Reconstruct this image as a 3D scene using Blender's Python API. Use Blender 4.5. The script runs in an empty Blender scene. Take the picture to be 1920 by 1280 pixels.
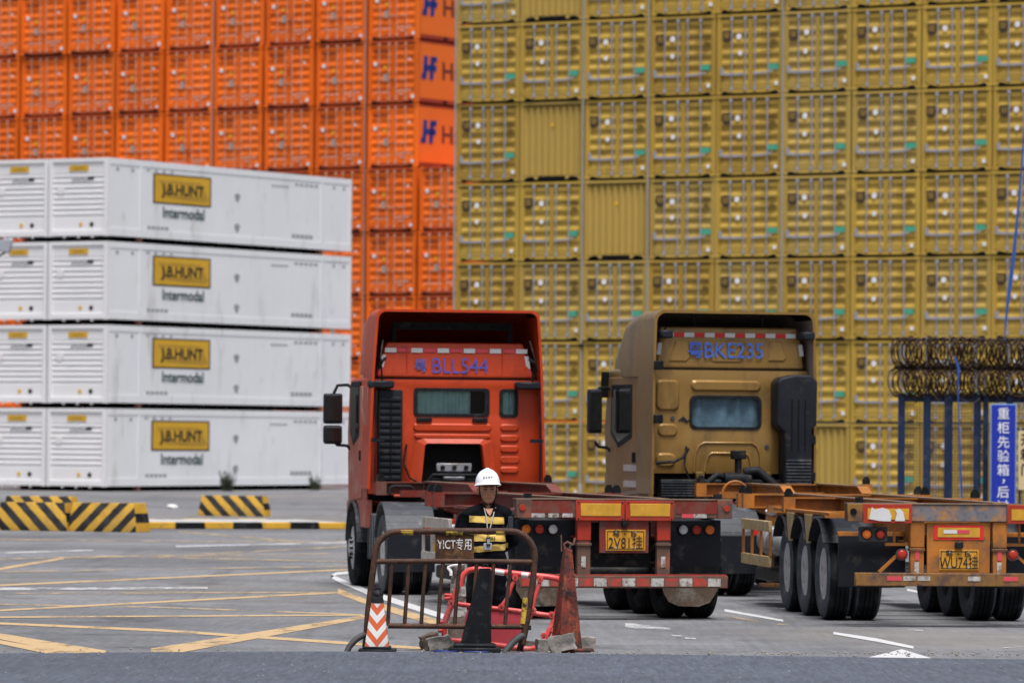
import bpy, bmesh, math, random
from mathutils import Vector, Matrix, noise
rnd = random.Random(7)
R = math.radians
SC = bpy.context.scene
COL = SC.collection
# ------------------------------------------------------------------ camera
FPX, HORIZ, CAMH, ROLL = 9200.0, 820.0, 2.05, 0.0080      # focal length in 1920-wide pixels, horizon row, eye height, roll
cam = bpy.data.cameras.new('camera'); camo = bpy.data.objects.new('camera', cam); COL.objects.link(camo)
cam.sensor_width = 36.0; cam.lens = 36.0 * FPX / 1920.0
cam.clip_start = 0.5; cam.clip_end = 3000.0
camo.matrix_world = (Matrix.Translation((0, 0, CAMH)) @ Matrix.Rotation(R(90) + math.atan((HORIZ - 640) / FPX), 4, 'X')
                     @ Matrix.Rotation(ROLL, 4, 'Z'))
cam.dof.use_dof = True; cam.dof.focus_distance = 47.6; cam.dof.aperture_fstop = 3.4; cam.dof.aperture_blades = 9
SC.camera = camo
# ------------------------------------------------------------------ daylight: bright overcast, brighter from front left
SUN_EL, SUN_AZ = R(70), R(168)          # azimuth clockwise from +Y: behind the camera, a little to the left
w = bpy.data.worlds.new('World'); SC.world = w; w.use_nodes = True
nt = w.node_tree; nt.nodes.clear()
sky = nt.nodes.new('ShaderNodeTexSky'); sky.sky_type = 'NISHITA'; sky.sun_disc = False
sky.sun_elevation = SUN_EL; sky.sun_rotation = SUN_AZ; sky.dust_density = 4.0; sky.air_density = 1.0
hs = nt.nodes.new('ShaderNodeHueSaturation'); hs.inputs['Saturation'].default_value = 0.60
bgn = nt.nodes.new('ShaderNodeBackground'); bgn.inputs['Strength'].default_value = 0.090
wo = nt.nodes.new('ShaderNodeOutputWorld')
nt.links.new(sky.outputs[0], hs.inputs['Color']); nt.links.new(hs.outputs[0], bgn.inputs[0]); nt.links.new(bgn.outputs[0], wo.inputs[0])
sl = bpy.data.lights.new('sun', 'SUN'); sl.energy = 3.4; sl.angle = R(24); sl.color = (1.0, 0.975, 0.95)
so = bpy.data.objects.new('sun', sl); COL.objects.link(so)
sd = Vector((math.sin(SUN_AZ) * math.cos(SUN_EL), math.cos(SUN_AZ) * math.cos(SUN_EL), math.sin(SUN_EL)))
so.rotation_euler = sd.to_track_quat('Z', 'Y').to_euler(); so.location = (0, 0, 40)
vs = SC.view_settings
vs.view_transform = 'Standard'; vs.look = 'None'; vs.gamma = 1.0; vs.use_curve_mapping = False; vs.exposure = 0.33
SC.render.engine = 'CYCLES'
SC.cycles.use_denoising = True
SC.cycles.max_bounces = 6; SC.cycles.diffuse_bounces = 3; SC.cycles.transparent_max_bounces = 12

# ------------------------------------------------------------------ helpers
def px(x, y, D):
    """a point seen at photo pixel (x, y), D metres out"""
    a, b = x - 960.0, y - 640.0
    a, b = a + ROLL * b, b - ROLL * a
    return Vector((a / FPX * D, D, CAMH + (HORIZ - 640.0 - b) / FPX * D))
def gp(x, y):
    """the ground point under photo pixel (x, y)"""
    a, b = x - 960.0, y - 640.0
    a, b = a + ROLL * b, b - ROLL * a
    D = CAMH * FPX / (b - (HORIZ - 640.0))
    return Vector((a / FPX * D, D, 0))

MATS = {}
def mat(name, col, rough=.6, metal=0.0, var=.12, vsc=1.2, dirt=None, dirt2=None, bump=0.0, bsc=60.0, world=False, streak=False,
        spec=.4, chips=None, coat=0.0):
    """procedural paint / plastic / metal: tone variation, dirt patches, chips, relief"""
    m = bpy.data.materials.new(name); m.use_nodes = True; t = m.node_tree; n = t.nodes; L = t.links
    b = n['Principled BSDF']
    b.inputs['Roughness'].default_value = rough; b.inputs['Metallic'].default_value = metal
    b.inputs['Specular IOR Level'].default_value = spec; b.inputs['Coat Weight'].default_value = coat
    if world:
        src = n.new('ShaderNodeNewGeometry').outputs['Position']
    else:
        src = n.new('ShaderNodeTexCoord').outputs['Object']
    def ns(scale, detail=4, stretch=None, rgh=.6):
        t_ = n.new('ShaderNodeTexNoise'); t_.inputs['Scale'].default_value = scale; t_.inputs['Detail'].default_value = detail
        t_.inputs['Roughness'].default_value = rgh
        s_ = src
        if stretch:
            mp = n.new('ShaderNodeMapping'); mp.inputs['Scale'].default_value = stretch; L.new(src, mp.inputs[0]); s_ = mp.outputs[0]
        L.new(s_, t_.inputs['Vector']); return t_.outputs['Fac']
    def ramp(fac, a, c):
        r = n.new('ShaderNodeMapRange'); r.inputs[1].default_value = a; r.inputs[2].default_value = c
        L.new(fac, r.inputs[0]); return r.outputs[0]
    def mix(fac, ca, cb):
        x = n.new('ShaderNodeMix'); x.data_type = 'RGBA'
        if fac is not None: L.new(fac, x.inputs[0])
        for s_, c_ in ((6, ca), (7, cb)):
            if isinstance(c_, tuple): x.inputs[s_].default_value = (*c_[:3], 1)
            else: L.new(c_, x.inputs[s_])
        return x.outputs[2]
    lo = tuple(c * (1 - var) for c in col); hi = tuple(min(1, c * (1 + var)) for c in col)
    c = mix(ramp(ns(vsc, 5), .32, .68), lo, hi)
    if streak:
        c = mix(ramp(ns(1.0, 5, (5, 5, .35)), .52, .8), c, tuple(q * .78 for q in col))
    for d in (dirt, dirt2):
        if d:
            dc, amt, dsc = d[:3]; st = d[3] if len(d) > 3 else None
            e = 1 - amt
            c = mix(ramp(ns(dsc, 7, st, .68), .30 + .4 * e - .06, .30 + .4 * e + .10), c, dc)
    if chips:
        cc, amt, csc = chips
        e = 1 - amt
        c = mix(ramp(ns(csc, 8, None, .75), .30 + .4 * e, .30 + .4 * e + .02), c, cc)
    L.new(c, b.inputs['Base Color'])
    rr = n.new('ShaderNodeMapRange'); rr.inputs[3].default_value = max(.05, rough - .1); rr.inputs[4].default_value = min(1, rough + .12)
    L.new(ns(vsc * 6 + 3, 4), rr.inputs[0]); L.new(rr.outputs[0], b.inputs['Roughness'])
    if bump:
        bp = n.new('ShaderNodeBump'); bp.inputs['Strength'].default_value = bump; bp.inputs['Distance'].default_value = .01
        L.new(ns(bsc, 6), bp.inputs['Height']); L.new(bp.outputs[0], b.inputs['Normal'])
    MATS[name] = m
    return m

class MB:
    """collects faces, then builds one mesh object"""
    def __init__(s, m=None): s.v = []; s.f = []; s.mi = []; s.ml = []; s.cur = 0; s.T = None; m and s.mat(m)
    def mat(s, name):
        if name not in s.ml: s.ml.append(name)
        s.cur = s.ml.index(name); return s
    def add(s, vs_, fs):
        o = len(s.v)
        for p in vs_:
            p = Vector(p); s.v.append(tuple(s.T @ p) if s.T else tuple(p))
        for f in fs: s.f.append(tuple(i + o for i in f)); s.mi.append(s.cur)
        return s
    def box(s, x0, x1, y0, y1, z0, z1):
        return s.add([(x, y, z) for z in (z0, z1) for y in (y0, y1) for x in (x0, x1)],
                     [(0, 2, 3, 1), (4, 5, 7, 6), (0, 1, 5, 4), (2, 6, 7, 3), (0, 4, 6, 2), (1, 3, 7, 5)])
    def cbox(s, c, d): return s.box(c[0]-d[0]/2, c[0]+d[0]/2, c[1]-d[1]/2, c[1]+d[1]/2, c[2]-d[2]/2, c[2]+d[2]/2)
    def prism(s, pts, ax, a, b):
        P = {'x': lambda p, t: (t, p[0], p[1]), 'y': lambda p, t: (p[0], t, p[1]), 'z': lambda p, t: (p[0], p[1], t)}[ax]
        k = len(pts)
        return s.add([P(p, a) for p in pts] + [P(p, b) for p in pts],
                     [tuple(range(k)), tuple(range(2*k-1, k-1, -1))] + [(i, (i+1) % k, k+(i+1) % k, k+i) for i in range(k)])
    def bar(s, p0, p1, wx, wz, up=(0, 0, 1)):
        """rectangular bar between two points"""
        p0, p1 = Vector(p0), Vector(p1); d = (p1 - p0).normalized(); u = Vector(up)
        a = d.cross(u); a = a.normalized() if a.length > 1e-4 else Vector((1, 0, 0)); c = a.cross(d)
        q = [a*sx*wx/2 + c*sz*wz/2 for sx, sz in ((-1, -1), (1, -1), (1, 1), (-1, 1))]
        return s.add([p0+k for k in q] + [p1+k for k in q], [(0, 1, 2, 3), (7, 6, 5, 4)] + [(i, (i+1) % 4, 4+(i+1) % 4, 4+i) for i in range(4)])
    def tube(s, pts, r, n=8, closed=False):
        P = [Vector(p) for p in pts]; k = len(P)
        rs = r if isinstance(r, (list, tuple)) else [r]*k
        tang = []
        for i in range(k):
            a = P[(i-1) % k] if (closed or i > 0) else P[i]; b = P[(i+1) % k] if (closed or i < k-1) else P[i]
            tang.append((b-a).normalized())
        t = tang[0]; u = t.orthogonal().normalized(); V = []
        for i in range(k):
            if i: 
                ax = tang[i-1].cross(tang[i])
                if ax.length > 1e-6: u = Matrix.Rotation(tang[i-1].angle(tang[i]), 3, ax) @ u
            u = (u - tang[i]*u.dot(tang[i])).normalized(); w_ = tang[i].cross(u)
            V += [P[i] + (u*math.cos(2*math.pi*j/n) + w_*math.sin(2*math.pi*j/n))*rs[i] for j in range(n)]
        F = []
        for i in range(k if closed else k-1):
            a, b = i*n, ((i+1) % k)*n
            F += [(a+j, a+(j+1) % n, b+(j+1) % n, b+j) for j in range(n)]
        if not closed: F += [tuple(range(n-1, -1, -1)), tuple((k-1)*n+j for j in range(n))]
        return s.add(V, F)
    def cyl(s, p0, p1, r0, r1=None, n=16): return s.tube([p0, p1], [r0, r0 if r1 is None else r1], n)
    def lathe(s, prof, n=24, ax='z', o=(0, 0, 0)):
        """revolve (radius, height) pairs; closed when the ends have radius 0 or the profile loops"""
        V = []; k = len(prof); o = Vector(o)
        for rr, h in prof:
            for j in range(n):
                a = 2*math.pi*j/n; c, d = rr*math.cos(a), rr*math.sin(a)
                V.append(o + Vector({'z': (c, d, h), 'x': (h, c, d), 'y': (c, h, d)}[ax]))
        F = [(i*n+j, i*n+(j+1) % n, (i+1)*n+(j+1) % n, (i+1)*n+j) for i in range(k-1) for j in range(n)]
        if prof[0][0] > 1e-6 and prof[0] != prof[-1]: F += [tuple(range(n-1, -1, -1)), tuple((k-1)*n+j for j in range(n))]
        return s.add(V, F)
    def ell(s, c, r, nu=16, nv=10):
        c = Vector(c); V = []; F = []
        for i in range(nv+1):
            ph = math.pi*i/nv
            for j in range(nu):
                th = 2*math.pi*j/nu
                V.append(c + Vector((r[0]*math.sin(ph)*math.cos(th), r[1]*math.sin(ph)*math.sin(th), r[2]*math.cos(ph))))
        for i in range(nv):
            F += [(i*nu+j, i*nu+(j+1) % nu, (i+1)*nu+(j+1) % nu, (i+1)*nu+j) for j in range(nu)]
        return s.add(V, F)
    def cap(s, p0, p1, r0, r1):
        """capsule with hemispherical ends"""
        p0, p1 = Vector(p0), Vector(p1); d = (p1-p0).normalized(); P = []; Rr = []
        for a in (-80, -55, -25, 0): P.append(p0 + d*r0*math.sin(R(a))); Rr.append(r0*math.cos(R(a)))
        for a in (0, 25, 55, 80): P.append(p1 + d*r1*math.sin(R(a))); Rr.append(r1*math.cos(R(a)))
        return s.tube(P, Rr, 12)
    def grid(s, fn, nu, nv):
        V = [fn(i/nu, j/nv) for j in range(nv+1) for i in range(nu+1)]
        F = [(j*(nu+1)+i, j*(nu+1)+i+1, (j+1)*(nu+1)+i+1, (j+1)*(nu+1)+i) for j in range(nv) for i in range(nu)]
        return s.add(V, F)
    def mesh(s, name, bevel=0.0, smooth=40, seg=1, norm=True, weld=0):
        me = bpy.data.meshes.new(name); me.from_pydata(s.v, [], s.f)
        for m in s.ml: me.materials.append(MATS[m])
        me.polygons.foreach_set('material_index', s.mi)
        bm = bmesh.new(); bm.from_mesh(me)
        if weld: bmesh.ops.remove_doubles(bm, verts=bm.verts, dist=weld)
        if norm: bmesh.ops.recalc_face_normals(bm, faces=bm.faces)
        if bevel:
            es = [e for e in bm.edges if len(e.link_faces) == 2 and e.calc_face_angle(0) > R(35)]
            bmesh.ops.bevel(bm, geom=es, offset=bevel, segments=seg, affect='EDGES', profile=.6, clamp_overlap=True)
        bm.to_mesh(me); bm.free()
        if smooth:
            me.polygons.foreach_set('use_smooth', [True]*len(me.polygons)); me.set_sharp_from_angle(angle=R(smooth))
        return me
    def build(s, name, parent=None, bevel=0.0, smooth=40, seg=1, loc=(0, 0, 0), rot=(0, 0, 0), norm=True, weld=0):
        return link(name, s.mesh(name, bevel, smooth, seg, norm, weld), parent, loc, rot)
def link(name, me, parent=None, loc=(0, 0, 0), rot=(0, 0, 0)):
    o = bpy.data.objects.new(name, me); COL.objects.link(o); o.location = loc; o.rotation_euler = rot
    if parent is not None: o.parent = parent
    return o
def tag(o, label=None, cat=None, group=None, kind=None):
    if label: o['label'] = label
    if cat: o['category'] = cat
    if group: o['group'] = group
    if kind: o['kind'] = kind
    return o
def thing(name, label, cat, loc=(0, 0, 0), rz=0.0, group=None):
    o = bpy.data.objects.new(name, None); COL.objects.link(o); o.location = loc; o.rotation_euler = (0, 0, rz); o.empty_display_size = .2
    return tag(o, label, cat, group)
KIDS = {}
def copy_tree(o, parent=None):
    c = o.copy(); COL.objects.link(c)
    if parent is not None: c.parent = parent
    if o not in KIDS: KIDS[o] = list(o.children)
    for ch in KIDS[o]: copy_tree(ch, c)
    return c
_txt = {}
def text_mesh(body, size=1.0, bold=0.0, m=None, align='CENTER', sx=1.0, ext=.002):
    """lettering in the XZ plane, facing -Y, centred on the origin"""
    key = (body, size, bold, m, align, sx)
    if key in _txt: return _txt[key]
    cu = bpy.data.curves.new('t', 'FONT'); cu.body = body; cu.size = size; cu.align_x = align; cu.align_y = 'CENTER'
    cu.offset = bold; cu.extrude = ext; cu.resolution_u = 3
    o = bpy.data.objects.new('t', cu); COL.objects.link(o)
    bpy.context.view_layer.update()
    me = bpy.data.meshes.new_from_object(o.evaluated_get(bpy.context.evaluated_depsgraph_get()))
    bpy.data.objects.remove(o); bpy.data.curves.remove(cu)
    me.transform(Matrix.Rotation(R(90), 4, 'X') @ Matrix.Diagonal((sx, 1, 1, 1)))
    me.materials.clear()
    if m: me.materials.append(MATS[m])
    _txt[key] = me
    return me
def plate(mb, outer, holes, y0, y1):
    """upright sheet in XZ with holes, from y0 (front) to y1"""
    bm = bmesh.new(); loops = []
    for loop in [outer] + holes:
        vv = [bm.verts.new((p[0], 0, p[1])) for p in loop]
        for i in range(len(vv)): bm.edges.new((vv[i], vv[(i+1) % len(vv)]))
        loops.append(vv)
    bmesh.ops.triangle_fill(bm, edges=bm.edges[:], use_beauty=True, use_dissolve=False)
    bm.verts.index_update()
    V = [v.co.copy() for v in bm.verts]; F = [tuple(v.index for v in f.verts) for f in bm.faces]; k = len(V)
    mb.add([(v.x, y0, v.z) for v in V] + [(v.x, y1, v.z) for v in V], F + [tuple(i+k for i in reversed(f)) for f in F] +
           [(lp[i].index, lp[(i+1) % len(lp)].index, lp[(i+1) % len(lp)].index+k, lp[i].index+k) for lp in loops for i in range(len(lp))])
    bm.free()
def rrect(x0, x1, z0, z1, r, n=4):
    out = []
    for cx, cz, a0 in ((x1-r, z1-r, 0), (x0+r, z1-r, 90), (x0+r, z0+r, 180), (x1-r, z0+r, 270)):
        for i in range(n+1):
            a = R(a0 + 90*i/n); out.append((cx + r*math.cos(a), cz + r*math.sin(a)))
    return out
def arc(c, r, a0, a1, n, plane='xz', off=0):
    out = []
    for i in range(n+1):
        a = R(a0 + (a1-a0)*i/n); p, q = c[0]+r*math.cos(a), c[1]+r*math.sin(a)
        out.append({'xz': (p, off, q), 'yz': (off, p, q), 'xy': (p, q, off)}[plane])
    return out

# ------------------------------------------------------------------ materials
mat('gold_steel', (.47, .305, .056), .6, var=.07, vsc=.35, world=True, dirt=((.30, .20, .06), .16, 1.1), streak=True, spec=0.25)
mat('gold_steel_fresh', (0.503, 0.329, 0.059), .6, var=.07, vsc=.35, world=True, dirt=((.30, .20, .06), .16, 1.1), streak=True, spec=0.25)
mat('gold_steel_faded', (0.446, 0.305, 0.076), .6, var=.07, vsc=.35, world=True, dirt=((.30, .20, .06), .16, 1.1), streak=True, spec=0.25)
mat('gold_steel_dull', (0.414, 0.262, 0.048), .6, var=.07, vsc=.35, world=True, dirt=((.30, .20, .06), .16, 1.1), streak=True, spec=0.25)
mat('gold_dark', (.13, .08, .015), .6, var=.15)
mat('gold_end', (.44, .295, .066), .6, var=.05, vsc=.35, world=True)
mat('galv', (.37, .37, .41), .45, .3, var=.12, vsc=4)
mat('pole_grey', (.34, .325, .31), .5, .2, var=.15, vsc=.8)
mat('brown_logo', (.055, .03, .015), .6)
mat('white_sticker', (.78, .76, .76), .5, var=.05)
mat('pale_print', (.62, .58, .58), .6, var=.15)
mat('green_sticker', (.06, .36, .24), .5, var=.08)
mat('orange_steel', (.86, .160, .013), .6, var=.08, vsc=.35, world=True, dirt=((.45, .06, .012), .15, 1.2), streak=True, spec=0.25)
mat('orange_steel_fresh', (0.920, 0.173, 0.014), .6, var=.08, vsc=.35, world=True, dirt=((.45, .06, .012), .15, 1.2), streak=True, spec=0.25)
mat('orange_steel_faded', (0.817, 0.160, 0.018), .6, var=.08, vsc=.35, world=True, dirt=((.45, .06, .012), .15, 1.2), streak=True, spec=0.25)
mat('orange_steel_dull', (0.757, 0.138, 0.011), .6, var=.08, vsc=.35, world=True, dirt=((.45, .06, .012), .15, 1.2), streak=True, spec=0.25)
mat('orange_rail', (.50, .075, .014), .55, var=.1, vsc=.5, world=True)
mat('orange_dark', (.30, .030, .009), .6, var=.15)
mat('orange_rod', (.66, .32, .20), .5, .1, var=.15, vsc=4)
mat('pink_print', (.75, .42, .32), .6, var=.15)
mat('dark_orange_print', (.14, .022, .010), .6)
mat('grey_plate', (.42, .40, .36), .4, .3)
mat('yellow_sticker', (.72, .42, .03), .5)
mat('blue_logo', (.012, .03, .22), .5)
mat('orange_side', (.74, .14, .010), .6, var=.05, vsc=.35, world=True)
mat('white_paint', (.80, .82, .86), .45, var=.035, vsc=.3, world=True, dirt=((.60, .60, .62), .22, 1.0, (1, 1, .25)), dirt2=((.50, .47, .44), .06, 2.5, (1, 1, .3)))
mat('white_end', (.80, .79, .80), .5, var=.03, vsc=.5, world=True)
mat('hunt_yellow', (.66, .38, .025), .5, var=.05)
mat('hunt_scroll', (.46, .27, .03), .5)
mat('black_print', (.012, .011, .012), .6)
mat('teal_print', (.02, .055, .07), .6)
mat('grey_print', (.30, .31, .33), .6)
mat('black', (.008, .008, .009), .65, var=.2, spec=0.08)
mat('black_steel', (.011, .012, .014), .55, .2, var=.3, vsc=4, dirt=((.05, .045, .04), .3, 6), spec=0.15)
mat('dark_plastic', (.014, .016, .022), .5, var=.2, vsc=3, dirt=((.06, .055, .05), .2, 5), bump=.15, bsc=40, spec=0.18)
mat('dark_grey_plastic', (.042, .047, .058), .55, var=.15, vsc=3, dirt=((.16, .15, .15), .25, 5))
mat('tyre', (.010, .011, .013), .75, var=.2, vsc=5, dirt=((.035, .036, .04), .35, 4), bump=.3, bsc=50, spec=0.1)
mat('tyre_dusty', (.048, .056, .072), .8, var=.15, vsc=4, dirt=((.12, .125, .14), .3, 5), bump=.3, bsc=50)  # dusty sidewalls; their treads take the darker rubber as painted shade
mat('rim', (.58, .58, .60), .5, .35, var=.15, vsc=6, dirt=((.12, .10, .08), .3, 9))
mat('red_paint', (.50, .048, .008), .42, var=.08, vsc=2, dirt=((.34, .034, .008), .26, 3), coat=.06, streak=True)
mat('red_dusty', (.42, .10, .065), .6, var=.12, vsc=2, dirt=((.42, .26, .2), .3, 4))
mat('gold_paint', (.28, .160, .042), .34, .25, var=.06, vsc=2, dirt=((.15, .085, .032), .32, 2.0, (1, 1, .5)), coat=.2, streak=True)
mat('gold_paint_dusty', (.28, .160, .052), .5, .1, var=.12, vsc=2, dirt=((.28, .17, .11), .35, 2.2), streak=True)
mat('reflect_white', (.62, .62, .63), .3, var=.06)
mat('reflect_red', (.62, .03, .02), .35)
mat('reflect_pink', (.62, .07, .09), .4)
mat('reflect_yellow', (.55, .29, .03), .35, var=.15, vsc=8)
mat('number_blue', (.035, .11, .55), .5, var=.12, vsc=10)
mat('number_blue2', (.05, .14, .52), .5, var=.35, vsc=14)
mat('curtain', (.46, .66, .63), .8, var=.2, vsc=5)
mat('curtain_dark', (.34, .46, .52), .7, var=.3, vsc=6)
mat('net', (.30, .24, .20), .8, var=.2, vsc=8)
mat('trailer_red', (.18, .019, .010), .6, var=.15, vsc=2.5, dirt=((.13, .07, .055), .40, 3), chips=((.10, .06, .05), .28, 9), streak=True)
mat('trailer_red_bright', (.36, .028, .010), .5, var=.15, vsc=3, dirt=((.20, .05, .035), .32, 5))
mat('tape_dirty', (.44, .42, .40), .6, var=.25, vsc=12, dirt=((.20, .15, .12), .40, 9), chips=((.14, .08, .06), .30, 20))
mat('tape_red_dirty', (.40, .045, .03), .6, var=.2, vsc=10, dirt=((.15, .08, .06), .42, 9))
mat('trailer_rust', (.115, .062, .045), .75, var=.25, vsc=4, dirt=((.28, .07, .04), .35, 4), chips=((.05, .035, .03), .25, 12))
mat('deck_worn', (.24, .17, .12), .6, .2, var=.2, vsc=3, dirt=((.16, .09, .06), .4, 4))
mat('trailer_orange', (.40, .138, .017), .55, var=.2, vsc=2.5, dirt=((.20, .09, .035), .42, 3), chips=((.13, .07, .04), .22, 9), streak=True)
mat('trailer_orange_rust', (.28, .13, .023), .65, var=.25, vsc=4, dirt=((.10, .055, .04), .55, 4), chips=((.05, .035, .03), .3, 10))
mat('worn_blue_beam', (.16, .15, .16), .6, var=.2, vsc=5, dirt=((.42, .18, .03), .42, 6), dirt2=((.05, .07, .16), .3, 9))
mat('guard_tan', (.42, .29, .12), .7, var=.15, vsc=4, dirt=((.50, .42, .33), .35, 5))
mat('guard_grey', (.46, .43, .39), .6, .2, var=.15, vsc=4, dirt=((.25, .18, .13), .3, 6))
mat('flap_mud', (.17, .12, .085), .85, var=.3, vsc=5, dirt=((.30, .27, .23), .4, 7), dirt2=((.06, .045, .035), .35, 5))
mat('lamp_orange', (.75, .17, .015), .25, var=.1)
mat('lamp_red', (.42, .03, .015), .25, var=.1)
mat('lamp_clear', (.62, .64, .66), .2, var=.1)
mat('plate_yellow', (.58, .27, .02), .45, var=.12, vsc=8, dirt=((.45, .22, .04), .2, 12))
mat('tank_grey', (.33, .34, .37), .5, .4, var=.15, vsc=3, dirt=((.16, .13, .10), .3, 5))
mat('hose_blue', (.02, .06, .25), .5)
mat('fence_blue', (.005, .016, .055), .45, var=.2, vsc=2, dirt=((.04, .05, .09), .3, 5))
mat('sign_blue', (.012, .03, .36), .4, var=.05)
mat('sign_edge', (.20, .35, .60), .4)
mat('sign_white', (.80, .81, .84), .5, var=.04)
mat('sign_cream', (.62, .50, .28), .55, var=.06)
mat('rope_blue', (.025, .085, .30), .6, var=.15)
mat('razor', (.030, .014, .007), .6, .4, var=.4, vsc=8)
mat('mesh_wire', (.12, .10, .09), .6, .4)
mat('concrete_kerb', (.42, .42, .42), .8, var=.12, vsc=3, dirt=((.32, .30, .28), .3, 4), bump=.3)
mat('kerb_yellow', (.60, .33, .025), .7, var=.12, vsc=3, dirt=((.35, .22, .06), .25, 5))
mat('kerb_black', (.009, .009, .011), .7, var=.3, vsc=4, dirt=((.06, .055, .05), .25, 6), spec=0.15)
mat('rust_tube', (.060, .030, .020), .7, .25, var=.4, vsc=10, dirt=((.12, .05, .025), .35, 9), chips=((.26, .20, .19), .16, 28), bump=.4, bsc=80)
mat('rust_plate', (.085, .036, .016), .8, .1, var=.4, vsc=6, dirt=((.22, .13, .05), .28, 9), dirt2=((.03, .015, .01), .4, 5), bump=.4, bsc=60)
mat('rust_yellow', (.50, .33, .04), .6, var=.3, vsc=12, chips=((.06, .03, .02), .40, 16))
mat('stencil', (.74, .72, .70), .6, var=.15, vsc=12, chips=((.10, .04, .02), .36, 22))
mat('dark_tube', (.05, .048, .052), .65, .2, var=.3, vsc=12)
mat('rubber_black', (.012, .013, .016), .55, var=.3, vsc=6, dirt=((.04, .04, .045), .25, 9), bump=.2, spec=0.15)
mat('pvc_red', (.66, .075, .070), .42, var=.08, vsc=4, dirt=((.70, .22, .19), .28, 7), dirt2=((.34, .06, .05), .12, 11))
mat('pvc_pink', (.50, .055, .075), .5, var=.05, vsc=3, dirt=((.42, .045, .06), .3, 5))
mat('cone_red_old', (.19, .028, .016), .7, var=.25, vsc=5, dirt=((.34, .10, .04), .30, 5, (3, 3, .6)), dirt2=((.03, .02, .018), .46, 6), chips=((.02, .016, .015), .36, 30), bump=.3)
mat('post_old', (.16, .12, .10), .8, var=.3, vsc=6, dirt=((.50, .47, .44), .30, 7), dirt2=((.03, .025, .022), .42, 5), chips=((.62, .60, .57), .18, 22), bump=.4)
mat('post_white', (.46, .44, .42), .8, var=.2, vsc=6, dirt=((.06, .05, .045), .42, 9), chips=((.025, .02, .02), .3, 30), bump=.4)
mat('stone', (.22, .20, .185), .9, var=.25, vsc=7, dirt=((.33, .30, .27), .4, 9), bump=.8, bsc=45)
mat('stone_brown', (.16, .115, .085), .9, var=.25, vsc=7, dirt=((.26, .21, .17), .35, 9), bump=.8, bsc=45)
mat('blue_lid', (.018, .035, .17), .45, var=.2)
mat('helmet', (.84, .85, .88), .3, var=.02, coat=.3)
mat('skin', (.46, .225, .13), .55, var=.10, vsc=14, dirt=((.26, .10, .06), .25, 20))
mat('lip', (.24, .085, .06), .5)
mat('eye', (.02, .013, .010), .4)
mat('hair', (.010, .009, .009), .7, spec=0.1)
mat('uniform_plain', (.004, .0045, .007), .85, var=.3, vsc=7, bump=.5, bsc=25, spec=0.08)
mat('strap', (.50, .48, .45), .7)
mat('radio', (.03, .033, .045), .4)
mat('badge', (.35, .38, .42), .3)
mat('leaf_dark', (.035, .042, .022), .8, var=.3, vsc=6)
mat('litter_white', (.70, .68, .66), .7)
mat('lamp_case', (.36, .38, .42), .45, .2)

def stripe_mat(name, k, period, ca, cb, axis='X', vee=False, off=0.0):
    """hand-painted slanting bands"""
    m = bpy.data.materials.new(name); m.use_nodes = True; t = m.node_tree; n = t.nodes; L = t.links; b = n['Principled BSDF']
    b.inputs['Roughness'].default_value = .65
    tc = n.new('ShaderNodeTexCoord'); sp = n.new('ShaderNodeSeparateXYZ'); L.new(tc.outputs['Object'], sp.inputs[0])
    nz = n.new('ShaderNodeTexNoise'); nz.inputs['Scale'].default_value = 9; L.new(tc.outputs['Object'], nz.inputs['Vector'])
    def mth(op, a, c=None):
        q = n.new('ShaderNodeMath'); q.operation = op
        for i, z in enumerate((a, c)):
            if z is None: continue
            if isinstance(z, (int, float)): q.inputs[i].default_value = z
            else: L.new(z, q.inputs[i])
        return q.outputs[0]
    x = sp.outputs[axis]
    if vee: x = mth('ABSOLUTE', x)
    s_ = mth('ADD', mth('ADD', x if k == 0 else mth('MULTIPLY', x, 1.0 if not vee else k), mth('MULTIPLY', sp.outputs['Z'], k if not vee else 1.0)), off)
    s_ = mth('ADD', s_, mth('MULTIPLY', mth('SUBTRACT', nz.outputs['Fac'], .5), period*.08))
    fr = mth('FRACT', mth('DIVIDE', s_, period)); st = mth('GREATER_THAN', fr, .5)
    def tone(c):
        mx = n.new('ShaderNodeMix'); mx.data_type = 'RGBA'; n2 = n.new('ShaderNodeTexNoise'); n2.inputs['Scale'].default_value = 4; n2.inputs['Detail'].default_value = 7
        L.new(tc.outputs['Object'], n2.inputs['Vector'])
        r = n.new('ShaderNodeMapRange'); r.inputs[1].default_value = .4; r.inputs[2].default_value = .72; L.new(n2.outputs['Fac'], r.inputs[0]); L.new(r.outputs[0], mx.inputs[0])
        mx.inputs[6].default_value = (*c, 1); mx.inputs[7].default_value = (*[q*.62+.03 for q in c], 1); return mx.outputs[2]
    mx = n.new('ShaderNodeMix'); mx.data_type = 'RGBA'; L.new(st, mx.inputs[0]); L.new(tone(ca), mx.inputs[6]); L.new(tone(cb), mx.inputs[7])
    L.new(mx.outputs[2], b.inputs['Base Color']); MATS[name] = m
YEL, BLK = (.62, .35, .03), (.006, .006, .008)
stripe_mat('hazard_back', 1.0, .44, YEL, BLK)
stripe_mat('hazard_fwd', -1.0, .44, YEL, BLK)
stripe_mat('cone_chevron', -1.25, .150, (.68, .67, .66), (.60, .105, .028), vee=True, off=.03)

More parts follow.
